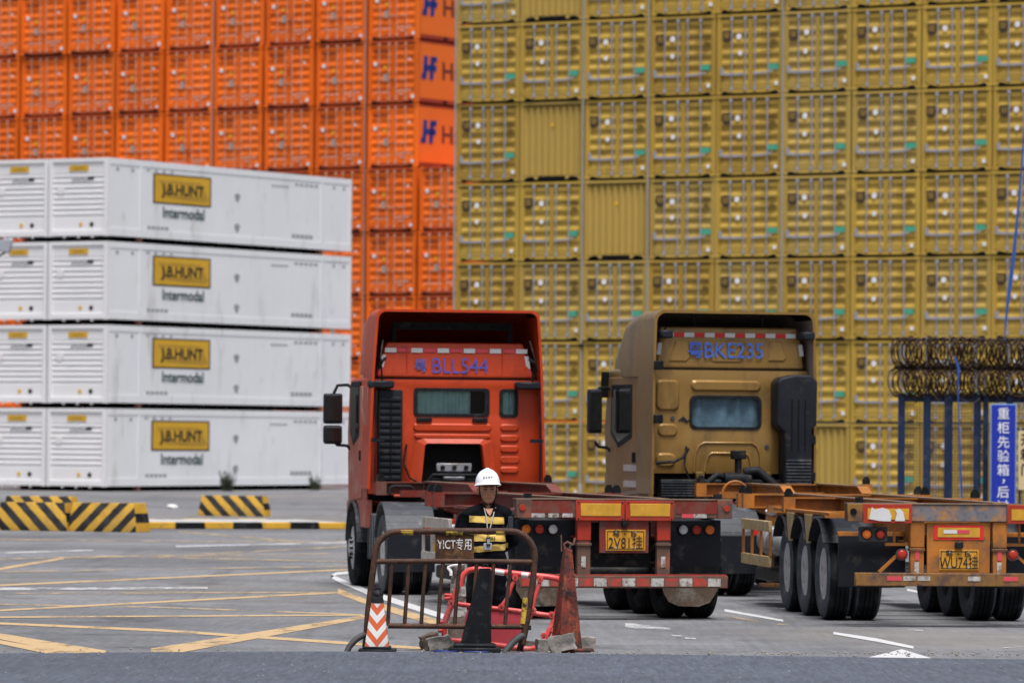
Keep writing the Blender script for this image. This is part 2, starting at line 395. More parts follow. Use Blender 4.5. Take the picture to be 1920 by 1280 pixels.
def glass_mat(name, tint, gloss=.25):
    m = bpy.data.materials.new(name); m.use_nodes = True; t = m.node_tree; n = t.nodes; L = t.links; n.clear()
    tr = n.new('ShaderNodeBsdfTransparent'); tr.inputs[0].default_value = (*tint, 1)
    gl = n.new('ShaderNodeBsdfGlossy'); gl.inputs['Roughness'].default_value = .04
    fr = n.new('ShaderNodeFresnel'); fr.inputs[0].default_value = 1.5
    mr = n.new('ShaderNodeMapRange'); mr.inputs[3].default_value = .03; mr.inputs[4].default_value = gloss + .7; L.new(fr.outputs[0], mr.inputs[0])
    mx = n.new('ShaderNodeMixShader'); L.new(mr.outputs[0], mx.inputs[0]); L.new(tr.outputs[0], mx.inputs[1]); L.new(gl.outputs[0], mx.inputs[2])
    o = n.new('ShaderNodeOutputMaterial'); L.new(mx.outputs[0], o.inputs[0]); MATS[name] = m
glass_mat('glass', (.84, .92, .94)); glass_mat('glass_dark', (.56, .64, .70))
mat('mirror_glass', (.10, .105, .115), .08, 1.0, var=.05)

def ground_mat(name, col, kind):
    m = bpy.data.materials.new(name); m.use_nodes = True; t = m.node_tree; n = t.nodes; L = t.links; b = n['Principled BSDF']
    g = n.new('ShaderNodeNewGeometry').outputs['Position']
    def ns(scale, stretch=(1, 1, 1), detail=6, rot=0, rgh=.62):
        mp = n.new('ShaderNodeMapping'); mp.inputs['Scale'].default_value = stretch; mp.inputs['Rotation'].default_value = (0, 0, rot); L.new(g, mp.inputs[0])
        q = n.new('ShaderNodeTexNoise'); q.inputs['Scale'].default_value = scale; q.inputs['Detail'].default_value = detail; q.inputs['Roughness'].default_value = rgh
        L.new(mp.outputs[0], q.inputs['Vector']); return q.outputs['Fac']
    def rmp(f, a, c, lo=0., hi=1.):
        r = n.new('ShaderNodeMapRange'); r.inputs[1].default_value = a; r.inputs[2].default_value = c; r.inputs[3].default_value = lo; r.inputs[4].default_value = hi
        L.new(f, r.inputs[0]); return r.outputs[0]
    def mul(c, f):
        x = n.new('ShaderNodeMix'); x.data_type = 'RGBA'; x.blend_type = 'MULTIPLY'; x.inputs[0].default_value = 1
        if isinstance(c, tuple): x.inputs[6].default_value = (*c, 1)
        else: L.new(c, x.inputs[6])
        L.new(f, x.inputs[7]); return x.outputs[2]
    def mixc(f, c, d):
        x = n.new('ShaderNodeMix'); x.data_type = 'RGBA'; L.new(f, x.inputs[0]); L.new(c, x.inputs[6]); x.inputs[7].default_value = (*d, 1); return x.outputs[2]
    if kind == 'yard':
        c = mul(col, rmp(ns(.06, (1, .35, 1)), .3, .7, .74, 1.20))
        c = mul(c, rmp(ns(.5, (1, .3, 1)), .3, .7, .82, 1.12))
        c = mul(c, rmp(ns(.22, (.6, 1.0, 1), 5), .38, .62, .78, 1.14))
        c = mul(c, rmp(ns(.35, (.25, 1.6, 1), rot=.2), .54, .68, 1.0, .70))         # tyre-worn bands
        c = mul(c, rmp(ns(.9, (.6, .5, 1), 7), .585, .66, 1.0, .60))                  # oil and damp stains
        c = mul(c, rmp(ns(9, (1, .07, 1)), .25, .75, .84, 1.14))
        c = mul(c, rmp(ns(22, (1, .05, 1), 3), .3, .7, .88, 1.10))
        wv = n.new('ShaderNodeTexNoise'); wv.inputs['Scale'].default_value = 1.4; wv.inputs['Detail'].default_value = 3; mpw = n.new('ShaderNodeMapping'); mpw.inputs['Scale'].default_value = (1.8, .045, 1); mpw.inputs['Rotation'].default_value = (0, 0, .45); L.new(g, mpw.inputs[0]); L.new(mpw.outputs[0], wv.inputs['Vector'])
        c = mul(c, rmp(wv.outputs['Fac'], .60, .72, 1.0, .72))                       # tyre marks along the lanes
        br = n.new('ShaderNodeTexBrick'); br.inputs['Scale'].default_value = 1; br.inputs['Brick Width'].default_value = .22; br.inputs['Row Height'].default_value = .11
        br.inputs['Mortar Size'].default_value = .008; br.inputs['Color1'].default_value = (1, 1, 1, 1); br.inputs['Color2'].default_value = (.86, .86, .87, 1)
        br.inputs['Mortar'].default_value = (.62, .61, .60, 1)
        mp = n.new('ShaderNodeMapping'); mp.inputs['Rotation'].default_value = (0, 0, .55); L.new(g, mp.inputs[0]); L.new(mp.outputs[0], br.inputs['Vector'])
        c = mul(c, br.outputs['Color'])
        c = mixc(rmp(ns(3.2, (1, .5, 1), 8, rgh=.72), .65, .72, 0, .5), c, (.30, .24, .16))  # sand and grit
        c = mixc(rmp(ns(.07, (1, .8, 1), 5), .52, .64, 0, .38), c, (.235, .205, .165))          # brownish dusty areas
        hgt = br.outputs['Fac']; b.inputs['Roughness'].default_value = .72
    else:
        c = mul(col, rmp(ns(.4, (.4, 1, 1)), .3, .7, .86, 1.12))
        c = mul(c, rmp(ns(30, (1, .07, 1), 3), .3, .7, .72, 1.30))
        c = mul(c, rmp(ns(9, (1, .10, 1), 5), .3, .75, .84, 1.14))
        c = mixc(rmp(ns(38, (1, .06, 1), 2), .70, .75, 0, .7), c, (.33, .33, .36))    # pale aggregate
        c = mixc(rmp(ns(19, (1, .06, 1), 2), .72, .76, 0, .7), c, (.03, .03, .035))
        hgt = ns(120, detail=3); b.inputs['Roughness'].default_value = .8
    L.new(c, b.inputs['Base Color'])
    bp = n.new('ShaderNodeBump'); bp.inputs['Strength'].default_value = .35; bp.inputs['Distance'].default_value = .004; L.new(hgt, bp.inputs['Height']); L.new(bp.outputs[0], b.inputs['Normal'])
    MATS[name] = m
ground_mat('yard_paving', (.200, .204, .217), 'yard')
ground_mat('asphalt', (.070, .079, .104), 'asphalt')
def line_mat(name, col, wear):
    m = bpy.data.materials.new(name); m.use_nodes = True; t = m.node_tree; n = t.nodes; L = t.links; b = n['Principled BSDF']; b.inputs['Roughness'].default_value = .65
    g = n.new('ShaderNodeNewGeometry').outputs['Position']
    mp = n.new('ShaderNodeMapping'); mp.inputs['Scale'].default_value = (1, .35, 1); L.new(g, mp.inputs[0])
    q = n.new('ShaderNodeTexNoise'); q.inputs['Scale'].default_value = 2.2; q.inputs['Detail'].default_value = 9; q.inputs['Roughness'].default_value = .72; L.new(mp.outputs[0], q.inputs['Vector'])
    r = n.new('ShaderNodeMapRange'); r.inputs[1].default_value = wear; r.inputs[2].default_value = wear + .12; r.inputs[3].default_value = .95; r.inputs[4].default_value = .12; L.new(q.outputs['Fac'], r.inputs[0])
    L.new(r.outputs[0], b.inputs['Alpha']); b.inputs['Base Color'].default_value = (*col, 1); MATS[name] = m
line_mat('line_yellow', (.50, .345, .18), .53)
line_mat('line_yellow_worn', (.42, .31, .19), .45)
line_mat('line_white', (.55, .55, .56), .58)
line_mat('line_white_worn', (.45, .45, .46), .47)
# ================================================================== ground
MB('yard_paving').add([(-900, -40, 0), (900, -40, 0), (900, 1500, 0), (-900, 1500, 0)], [(0, 1, 2, 3)]).build('yard_ground', smooth=0)
yard = bpy.data.objects['yard_ground']; tag(yard, kind='structure')
# near road: a sheet of asphalt that ends in a ragged, slightly raised edge
E = [gp(-900, 1229), gp(0, 1228), gp(330, 1225), gp(640, 1224), gp(1200, 1229), gp(1920, 1239), gp(2900, 1246)]
pts = []
for a, b in zip(E, E[1:]):
    k = max(2, int((b - a).length / .12))
    for i in range(k):
        p = a.lerp(b, i / k); p.y += .05 * noise.noise(p * 3) + .02 * noise.noise(p * 14) - .02; pts.append(p)
k = len(pts); mb = MB('asphalt')
V = [(p.x, p.y, .022) for p in pts] + [(p.x, p.y + .03, .0) for p in pts] + [(p.x * 1.0, -35, .022) for p in pts]
mb.add(V, [(i, i + 1, k + i + 1, k + i) for i in range(k - 1)] + [(2*k + i, 2*k + i + 1, i + 1, i) for i in range(k - 1)])
road = mb.build('asphalt_road', smooth=0); tag(road, kind='structure')
for m_, ends in (  # painted lines: (x0, y0, half height) -> (x1, y1, half height) traced on the ground
    ('line_yellow', [(284, 1224, 9), (690, 1155, 3.0)]),
    ('line_yellow', [(-60, 1184, 5.5), (0, 1192, 5.5), (200, 1228, 9)]),
    ('line_yellow', [(-60, 1196, 3), (0, 1203, 3.5), (132, 1228, 6)]),
    ('line_yellow', [(-60, 1165.5, 2.0), (0, 1168, 2.0), (300, 1181, 2.3), (810, 1216, 2.6)]),
    ('line_yellow', [(-60, 1157, 1.4), (680, 1152.5, 1.2)]),
    ('line_yellow', [(-60, 1147, 1.6), (640, 1110, 1.6), (650, 1109, 1.4)]),
    ('line_yellow_worn', [(-60, 1131, 1.2), (300, 1138, 1.2), (690, 1152, 1.3)]),
    ('line_yellow_worn', [(30, 1112, 1.0), (640, 1110, .9)]),
    ('line_yellow', [(-60, 1099.5, 1.5), (660, 1067, 1.3)]),
    ('line_yellow_worn', [(-60, 1072.5, .9), (660, 1061, .9)]),
    ('line_yellow', [(-60, 1076, 2.4), (0, 1066, 2.3), (120, 1046, 1.6)]),
    ('line_yellow_worn', [(120, 1045.5, 1.2), (330, 1041, 1.0), (655, 1024, .9)]),
    ('line_yellow_worn', [(-60, 1050, 1.0), (200, 1042, 1.0), (655, 1053, .9)]),
    ('line_yellow_worn', [(250, 1044, .8), (655, 1037, .8)]),
    ('line_yellow_worn', [(335, 996, 1.0), (570, 1016, 1.4)]),
    ('line_yellow_worn', [(-40, 1010, .8), (260, 1014, .8), (655, 1015, .8)]),
    ('line_yellow', [(634, 1108, 5), (690, 1129, 5), (760, 1150, 6), (840, 1172, 6)]),
    ('line_white_worn', [(-60, 1104, 2.5), (390, 1102, 2.0)]),
    ('line_white_worn', [(-60, 1038, 1.6), (175, 1031, 1.2)]),
    ('line_white_worn', [(330, 1024, 1.4), (655, 1016.5, 1.2)]),
    ('line_white', [(672, 1072, 2.0), (632, 1075, 2.4), (621, 1080, 3.2), (640, 1089, 4.4), (690, 1110, 5.0), (760, 1133, 5.0), (830, 1155, 5), (905, 1176, 5)]),
    ('line_white_worn', [(1172, 1171, 3.5), (1190, 1173, 4.5), (1256, 1178, 1.4)]),
    ('line_white_worn', [(1258, 1191, 1.4), (1278, 1192, 1.4)]),
    ('line_white_worn', [(1284, 1195.5, 1.4), (1305, 1197, 1.2)]),
    ('line_white', [(1358, 1143.5, 2.4), (1468, 1163, 1.6)]),
    ('line_yellow_worn', [(1346, 1152, 1.1), (1430, 1166, 1.1)]),
    ('line_yellow_worn', [(1456, 1170, 1.4), (1480, 1171, 1.2)]),
    ('line_white', [(1562, 1186.5, 2.2), (1640, 1199, 3.2), (1712, 1213.5, 2.4)]),
    ('line_white', [(1700, 1105, 1.8), (1765, 1118, 2.2)]),
    ('line_white_worn', [(1704, 1180.5, .9), (1730, 1181.5, .9)]),
    ('line_white_worn', [(1880, 1214, .9), (1920, 1212, .9)]),
    ('line_white', [(1612, 1236, .5), (1690, 1226, 9.5), (1758, 1237.5, .5)]),
):
    mb = MB(m_); up = [gp(x, y - h) for x, y, h in ends]; dn = [gp(x, y + h) for x, y, h in ends]; k = len(ends)
    dz = .004 + .0006 * rnd.random() * 4
    mb.add([(p.x, p.y, dz) for p in up + dn], [(i, i + 1, k + i + 1, k + i) for i in range(k - 1)])
    mb.build('road_marking', yard, smooth=0)

# ================================================================== striped kerb island
def island(x0, y0, x1, y1, depth):
    a, b = gp(x0, y0), gp(x1, y1); d = b - a; n_ = int(d.length / .62); L = d.length
    o = thing('kerb_island', 'long low concrete island edged with black and yellow kerb stones', 'kerb', a, math.atan2(d.y, d.x))
    MB('concrete_kerb').box(.02, L - .02, .27, depth - .27, 0, .146).build('slab', o, bevel=.01)
    for i in range(n_):
        s0, s1 = L * i / n_ + .006, L * (i + 1) / n_ - .006
        MB('kerb_black' if i % 2 else 'kerb_yellow').box(s0, s1, 0, .26, 0, .15 + rnd.uniform(-.006, .006)).build('kerb_stone', o, bevel=.015)
        MB('kerb_yellow' if i % 2 else 'kerb_black').box(s0, s1, depth - .26, depth, 0, .15 + rnd.uniform(-.006, .006)).build('kerb_stone', o, bevel=.015)
    for s0 in (-.12, L - .13):
        MB('kerb_yellow').box(s0 - .1, s0 + .125 , .28, depth - .28, 0, .14).build('end_stone', o, bevel=.02)
island(276, 991, 652, 991.5, 4.2)
# ================================================================== striped concrete blocks
def block(x, y, L, h, w, rz, m_, label, bands=False):
    p = gp(x, y); o = thing('concrete_barrier', label, 'barrier block', p, rz, 'striped concrete barrier blocks')
    s = .82; mb = MB(m_)
    V = []
    for z, kx, ky in ((0, 1, 1), (h * .32, .985, .97), (h, .90, s)):
        V += [(-L/2*kx, -w/2*ky, z), (L/2*kx, -w/2*ky, z), (L/2*kx, w/2*ky, z), (-L/2*kx, w/2*ky, z)]
    F = [(3, 2, 1, 0), (8, 9, 10, 11)]
    for r_ in (0, 4):
        F += [(r_ + i, r_ + (i+1) % 4, r_ + 4 + (i+1) % 4, r_ + 4 + i) for i in range(4)]
    mb.add(V, F); mb.build('body', o, bevel=.018, seg=2)
    for sx in (-1, 1):                       # painted end faces
        for z0, z1, mm in ((.0, .32, 'kerb_yellow'), (.32, .64, 'kerb_black'), (.64, 1.0, 'kerb_yellow')):
            kx = lambda z: (1 - .015*z/.32 if z < .32 else .985 - .085*(z-.32)/.68); ky = lambda z: (1 - .03*z/.32 if z < .32 else .97 - (.97-s)*(z-.32)/.68)
            e = .004; m3 = MB(mm)
            q = [(sx*(L/2*kx(z) + e), sy*(w/2*ky(z) - .02), z*h) for z, sy in ((z0+.01, -1), (z0+.01, 1), (z1-.012, 1), (z1-.012, -1))]
            q2 = [(a - sx*.01, b, c) for a, b, c in q]
            m3.add(q + q2, [(0, 1, 2, 3), (7, 6, 5, 4)] + [(i, (i+1) % 4, 4+(i+1) % 4, 4+i) for i in range(4)]); m3.build('end_band', o)
    return o
block(69, 994, 1.62, .60, .62, R(-17), 'hazard_back', 'striped concrete block at the far left front, beside another block')
block(205, 996, 1.62, .61, .66, R(-24), 'hazard_fwd', 'striped concrete block whose banded end faces the kerb island')
block(78, 985, 1.66, .66, .62, R(-10), 'hazard_back', 'striped concrete block standing behind the front left block')
block(440, 967, 1.76, .52, .60, R(-14), 'hazard_back', 'lone striped concrete block behind the kerb island')

# ================================================================== shipping containers
def container_front(pre, W, H, body, dark, rodm, doors=True, marks='gold'):
    """meshes of one container seen from its door end: x across, y inwards, z up, door face at y = 0"""
    P = []
    f = MB(body)
    for sx in (-1, 1):
        f.box(sx*W/2 - (.0 if sx < 0 else .10), sx*W/2 + (.10 if sx < 0 else 0), .004, .16, .12, H - .12)
        for z in (0, H - .118):
            f.box(min(sx*W/2, sx*(W/2-.17)) - (.006 if sx < 0 else 0), max(sx*W/2, sx*(W/2-.17)) + (.006 if sx > 0 else 0), -.008, .17, z, z + .118)
    if marks == 'orange': f.mat('orange_rail')
    f.box(-W/2 + .172, W/2 - .172, .0, .14, H - .105, H - .02)
    f.box(-W/2 + .172, W/2 - .172, .0, .14, .035, .15)
    f.mat(dark); f.box(-W/2 + .172, W/2 - .172, .02, .13, H - .16, H - .106); f.box(-W/2 + .172, W/2 - .172, .004, .12, .150, .166); f.mat('black'); f.box(-W/2+.172, W/2-.172, .03, .12, .004, .034)
    f.mat('black')
    for sx in (-1, 1):
        f.prism([(sx*(W/2 - .19), .0), (sx*(W/2 - .19), .085), (sx*(W/2 - .30), .10), (sx*(W/2 - .48), .045), (sx*(W/2 - .60), .0)], 'y', -.004, .05)  # black wedges stand in for the shadows beside the corner castings
    P.append(('frame', f.mesh('frame', smooth=0)))
    if doors:
        def door(x0, x1):
            d = MB(body); z0, z1 = .165, H - .165
            dp = .048 if marks == 'gold' else .036
            n_ = 6; prof = [(z0, 0), (z0 + .13, 0)]
            ph = (z1 - z0 - .26) / n_
            for i in range(n_):
                b0 = z0 + .13 + ph*i
                prof += [(b0 + ph*.16, .0), (b0 + ph*.44, dp), (b0 + ph*.66, dp), (b0 + ph*.97, .0)]
            prof += [(z1, 0)]
            y0 = .045; k = len(prof)
            V = [(x, y0 + p[1], p[0]) for x in (x0 + .06, x1 - .06) for p in prof]
            d.add(V, [(i, i+1, k+i+1, k+i) for i in range(k-1)])
            d.box(x0, x0 + .06, y0 - .018, y0 + .05, z0, z1); d.box(x1 - .06, x1, y0 - .018, y0 + .05, z0, z1)
            d.mat(dark); d.box(x0 + .002, x1 - .002, y0 + .070, y0 + .085, z0, z1)
            return d.mesh('door', smooth=0, norm=False)
        P.append(('door', door(-W/2 + .105, -.012))); P.append(('door', door(.012, W/2 - .105)))
        for i, rx in enumerate((-.66, -.17, .185, .66)):
            r = MB(rodm); r.cyl((rx, .0, .13), (rx, .0, H - .13), .022, n=8)
            for z in (.17, H - .17): r.cbox((rx, .0, z), (.095, .05, .115))
            for z in (.62, 1.28, 1.92): r.cbox((rx, .012, z), (.075, .04, .05))
            if marks == 'gold':
                if i == 0: r.bar((-1.02, -.025, .66), (-.62, -.025, .63), .03, .075)
                if i == 0: r.box(-1.06, -.95, -.035, .0, .62, .86)
                if i == 1: r.bar((-.60, -.025, .63), (-.2, -.025, .64), .03, .07)
                if i == 2: r.bar((.14, -.025, .64), (.5, -.025, .66), .03, .07)
                if i == 3: r.bar((.55, -.025, .66), (.86, -.025, .72), .03, .06)
            else:
                r.bar((rx, -.02, .98), (rx + (.3 if i < 2 else -.3), -.02, .96), .02, .05)
            P.append(('locking_rod', r.mesh('locking_rod', smooth=40)))
    else:
        e = MB(body + '_c' if body + '_c' in MATS else body); k = 9; w_ = (W - .2)/k; prof = []
        for i in range(k):
            b0 = -W/2 + .1 + i*w_; prof += [(b0, .05), (b0 + w_*.36, .05), (b0 + w_*.54, .11), (b0 + w_*.82, .11)]
        prof += [(W/2 - .1, .05)]
        kk = len(prof)
        e.add([(p[0], p[1], z) for z in (.15, H - .10) for p in prof], [(i, i+1, kk+i+1, kk+i) for i in range(kk-1)])
        P.append(('end_wall', e.mesh('end_wall', smooth=0, norm=False)))
        g = MB('black'); g.box(-.52, .52, -.004, .06, .0, .135)                         # gooseneck tunnel mouth
        for sx in (-1, 1): g.prism([(sx*.62, 0), (sx*.66, .10), (sx*.74, .13), (sx*.90, .12), (sx*.97, .0)], 'y', -.004, .06)
        P.append(('gooseneck_tunnel', g.mesh('gooseneck_tunnel', smooth=0)))
        g = MB('yellow_sticker'); g.lathe([(.0, -.012), (.07, -.012), (.07, 0), (0, 0)], 12, 'y', (-.02, .06, 1.82)); P.append(('sticker', g.mesh('sticker')))
    s = MB(body); L = 12.19
    s.box(-W/2 + .012, W/2 - .012, .165, L, .05, H - .03)
    P.append(('shell', s.mesh('shell', smooth=0)))
    if doors:
        def flat(nm, m_, items, disc=False):
            g = MB(m_)
            for it in items:
                if len(it) == 3 and g.f: P.append((nm, g.mesh(nm, smooth=0))); g = MB(m_)
                if len(it) == 3: g.lathe([(0, -.008), (it[2], -.008), (it[2], 0), (0, 0)], 12, 'y', (it[0], .026, it[1]))
                else: g.box(it[0]-it[2]/2, it[0]+it[2]/2, .012, .03, it[1]-it[3]/2, it[1]+it[3]/2)
            P.append((nm, g.mesh(nm, smooth=0)))
        if marks == 'gold':
            g = MB('brown_logo'); x, z = -.86, 1.86                 # crest: block with notched foot
            g.prism([(x-.15, z+.17), (x+.15, z+.17), (x+.15, z-.10), (x+.07, z-.20), (x-.07, z-.20), (x-.15, z-.10)], 'y', .010, .03)
            g.mat('gold_steel')
            for q in (-.07, .0, .07): g.box(x+q-.012, x+q+.012, .006, .0099, z-.08, z+.11)
            P.append(('crest', g.mesh('crest', smooth=0)))
            flat('round_sticker', 'white_sticker', [(-.41, 1.87, .095), (-.40, 1.30, .08), (.95, .30, .07)])
            flat('green_sticker', 'green_sticker', [(.84, .86, .36, .17)])
            flat('serial_print', 'gold_dark', [(.66, 1.90, .50, .045), (.88, 1.80, .26, .04), (.86, 1.70, .22, .035), (.86, 1.60, .2, .03), (.6, 2.2, .3, .03), (.62, 1.45, .4, .02)])
        else:
            flat('round_sticker', 'white_sticker', [(-.84, 1.62, .09), (.80, 1.80, .055), (.97, .22, .085)])
            flat('yellow_sticker', 'yellow_sticker', [(-.36, 1.46, .075)])
            flat('data_plate', 'grey_plate', [(-.37, 1.05, .20, .29)])
            flat('line_name', 'dark_orange_print', [(-.62, 2.12, .70, .075)])
            flat('serial_print', 'pink_print', [(-.88+.12*i, .47 + .02*(i % 2), .075, .06) for i in range(7)] + [(.22+.13*i, .50 + .02*(i % 3), .09, .07) for i in range(6)] + [(.45, .38, .2, .06)])
    return P
def assemble(pre, P, label, cat, loc, rz, group):
    o = thing(pre, label, cat, loc, rz, group); tone = rnd.choice(('', '', '_fresh', '_faded', '_dull'))
    for nm, me in P:
        q = link(nm, me, o)
        if tone and nm in ('frame', 'door', 'shell', 'end_wall') and me.materials and me.materials[0].name in ('gold_steel', 'orange_steel'):
            q.material_slots[0].link = 'OBJECT'; q.material_slots[0].material = MATS[me.materials[0].name + tone]
        if nm in ('round_sticker', 'green_sticker', 'crest', 'serial_print', 'yellow_sticker', 'data_plate') and pre != 'white_container': q.location = (rnd.uniform(-.035, .035), 0, rnd.uniform(-.035, .035))
        if nm in ('serial_print', 'side_print', 'scuff_mark', 'underframe', 'gooseneck_tunnel'): q['kind'] = 'stuff'
    return o
ORD = ['first', 'second', 'third', 'fourth', 'fifth', 'sixth', 'seventh', 'eighth', 'ninth', 'tenth']
LEV = ['at the bottom', 'one up from the bottom', 'second up from the bottom', 'third up from the bottom', 'fourth up from the bottom', 'fifth up from the bottom', 'sixth up from the bottom', 'seventh up from the bottom']
# gold wall on the right
TH = R(31); U = Vector((math.cos(TH), -math.sin(TH), 0)); W, H = 2.40, 2.591
c0 = px(850, 900, 162.5); c0.z = 0
gd = container_front('gold', W, H, 'gold_steel', 'gold_dark', 'galv'); ge = container_front('gold', W, H, 'gold_end', 'gold_dark', 'galv', doors=False)
for i in range(9):
    for j in range(7):
        blank = (i, j) in ((1, 6), (1, 4), (2, 3), (5, 0))
        c = c0 + U*(2.447*(i + .5)) + Vector((0, 0, 2.62*j))
        lab = (f'gold container with plain ribbed end, {ORD[i]} gold column from left, {LEV[j]}' if blank
               else f'gold container with closed doors, {ORD[i]} gold column from the left, {LEV[j]}')
        gc_ = assemble('gold_container', ge if blank else gd, lab, 'container', c + Vector((math.sin(TH), math.cos(TH), 0))*rnd.uniform(-.05, .05) + U*rnd.uniform(-.015, .015), -TH + rnd.uniform(-.002, .002), 'gold containers stacked on the right')
        if i == 8:                                   # exposed long side of the last column
            s = MB('gold_steel'); n_ = 40; Ls = 12.19; prof = []
            for q in range(n_):
                b0 = .2 + (Ls - .4)/n_*q; dq = (Ls - .4)/n_; prof += [(b0, .010), (b0 + dq*.3, .010), (b0 + dq*.5, -.008), (b0 + dq*.8, -.008)]
            prof += [(Ls - .2, .010)]; k = len(prof)
            s.add([(W/2 + p[1], p[0], z) for z in (.18, H - .12) for p in prof], [(q, q+1, k+q+1, k+q) for q in range(k-1)])
            s.mat('gold_dark'); s.box(W/2 - .01, W/2 + .012, .2, Ls - .2, .04, .175); s.build('side_wall', gc_, smooth=0, norm=False)
# orange wall behind
TO = R(33); UO = Vector((math.cos(TO), -math.sin(TO), 0)); VO = Vector((math.sin(TO), math.cos(TO), 0)); o0 = px(680, 900, 201.8); o0.z = 0
W = 2.42
od = container_front('orange', W, H, 'orange_steel', 'orange_dark', 'orange_rod', marks='orange')
for i in range(-8, 2):
    for j in range(8):
        if i == 1 and j > 4: continue
        c = o0 + UO*(2.60*(i + .5)) + Vector((0, 0, 2.62*j))
        hid = (i < -1 and j < 5)                     # behind the white stack
        o = assemble('orange_container', [p for p in od if (not hid or p[0] in ('frame', 'shell', 'door'))],
                     f'orange container with closed doors, {ORD[i+8]} orange column from the left, {LEV[j]}', 'container', c + VO*rnd.uniform(-.06, .06) + UO*rnd.uniform(-.02, .02), -TO + rnd.uniform(-.002, .002), 'orange containers stacked at the back')
        if i == 0 and j > 4:                         # long side in view
            s = MB('orange_side'); n_ = 40; Ls = 12.19; prof = []
            for q in range(n_):
                b0 = .2 + (Ls - .4)/n_*q; dq = (Ls - .4)/n_; prof += [(b0, .008), (b0 + dq*.3, .008), (b0 + dq*.5, -.0), (b0 + dq*.8, -.0)]
            prof += [(Ls - .2, .008)]; k = len(prof)
            s.add([(W/2 + p[1], p[0], z) for z in (.20, H - .12) for p in prof], [(q, q+1, k+q+1, k+q) for q in range(k-1)])
            s.mat('orange_dark'); s.box(W/2 - .01, W/2 + .012, .2, Ls - .2, .04, .19); s.box(W/2 - .01, W/2 + .012, .2, Ls - .2, H - .115, H - .03)
            s.mat('black'); s.box(W/2 + .011, W/2 + .018, 1.9, 2.2, .06, .17)
            s.build('side_wall', o, smooth=0, norm=False)
            g = MB('blue_logo')                      # blue interlaced letter mark
            def sp(pts): g.add([(W/2 + .02, a, b) for a, b in pts] + [(W/2 + .008, a, b) for a, b in pts], [tuple(range(len(pts)))] + [(q, (q+1) % len(pts), len(pts)+(q+1) % len(pts), len(pts)+q) for q in range(len(pts))])
            y0, z0 = .40, .98
            for dx in (0, .50):
                sp([(y0+dx, z0), (y0+dx+.28, z0), (y0+dx+.38, z0+.95), (y0+dx+.10, z0+.95)])
            sp([(y0+.2, z0+.36), (y0+1.0, z0+.36), (y0+1.03, z0+.60), (y0+.23, z0+.60)])
            sp([(y0-.10, z0), (y0+.1, z0), (y0+.12, z0+.22), (y0-.06, z0+.22)]); sp([(y0+.7, z0+.74), (y0+1.05, z0+.74), (y0+1.07, z0+.95), (y0+.72, z0+.95)])
            g.build('line_logo', o, smooth=0)
            link('line_name', text_mesh('Hapag-Lloyd', 1.0, .02, 'dark_orange_print', 'LEFT', 1.25), o, (W/2 + .012, 1.80, 1.36), (0, 0, R(90)))
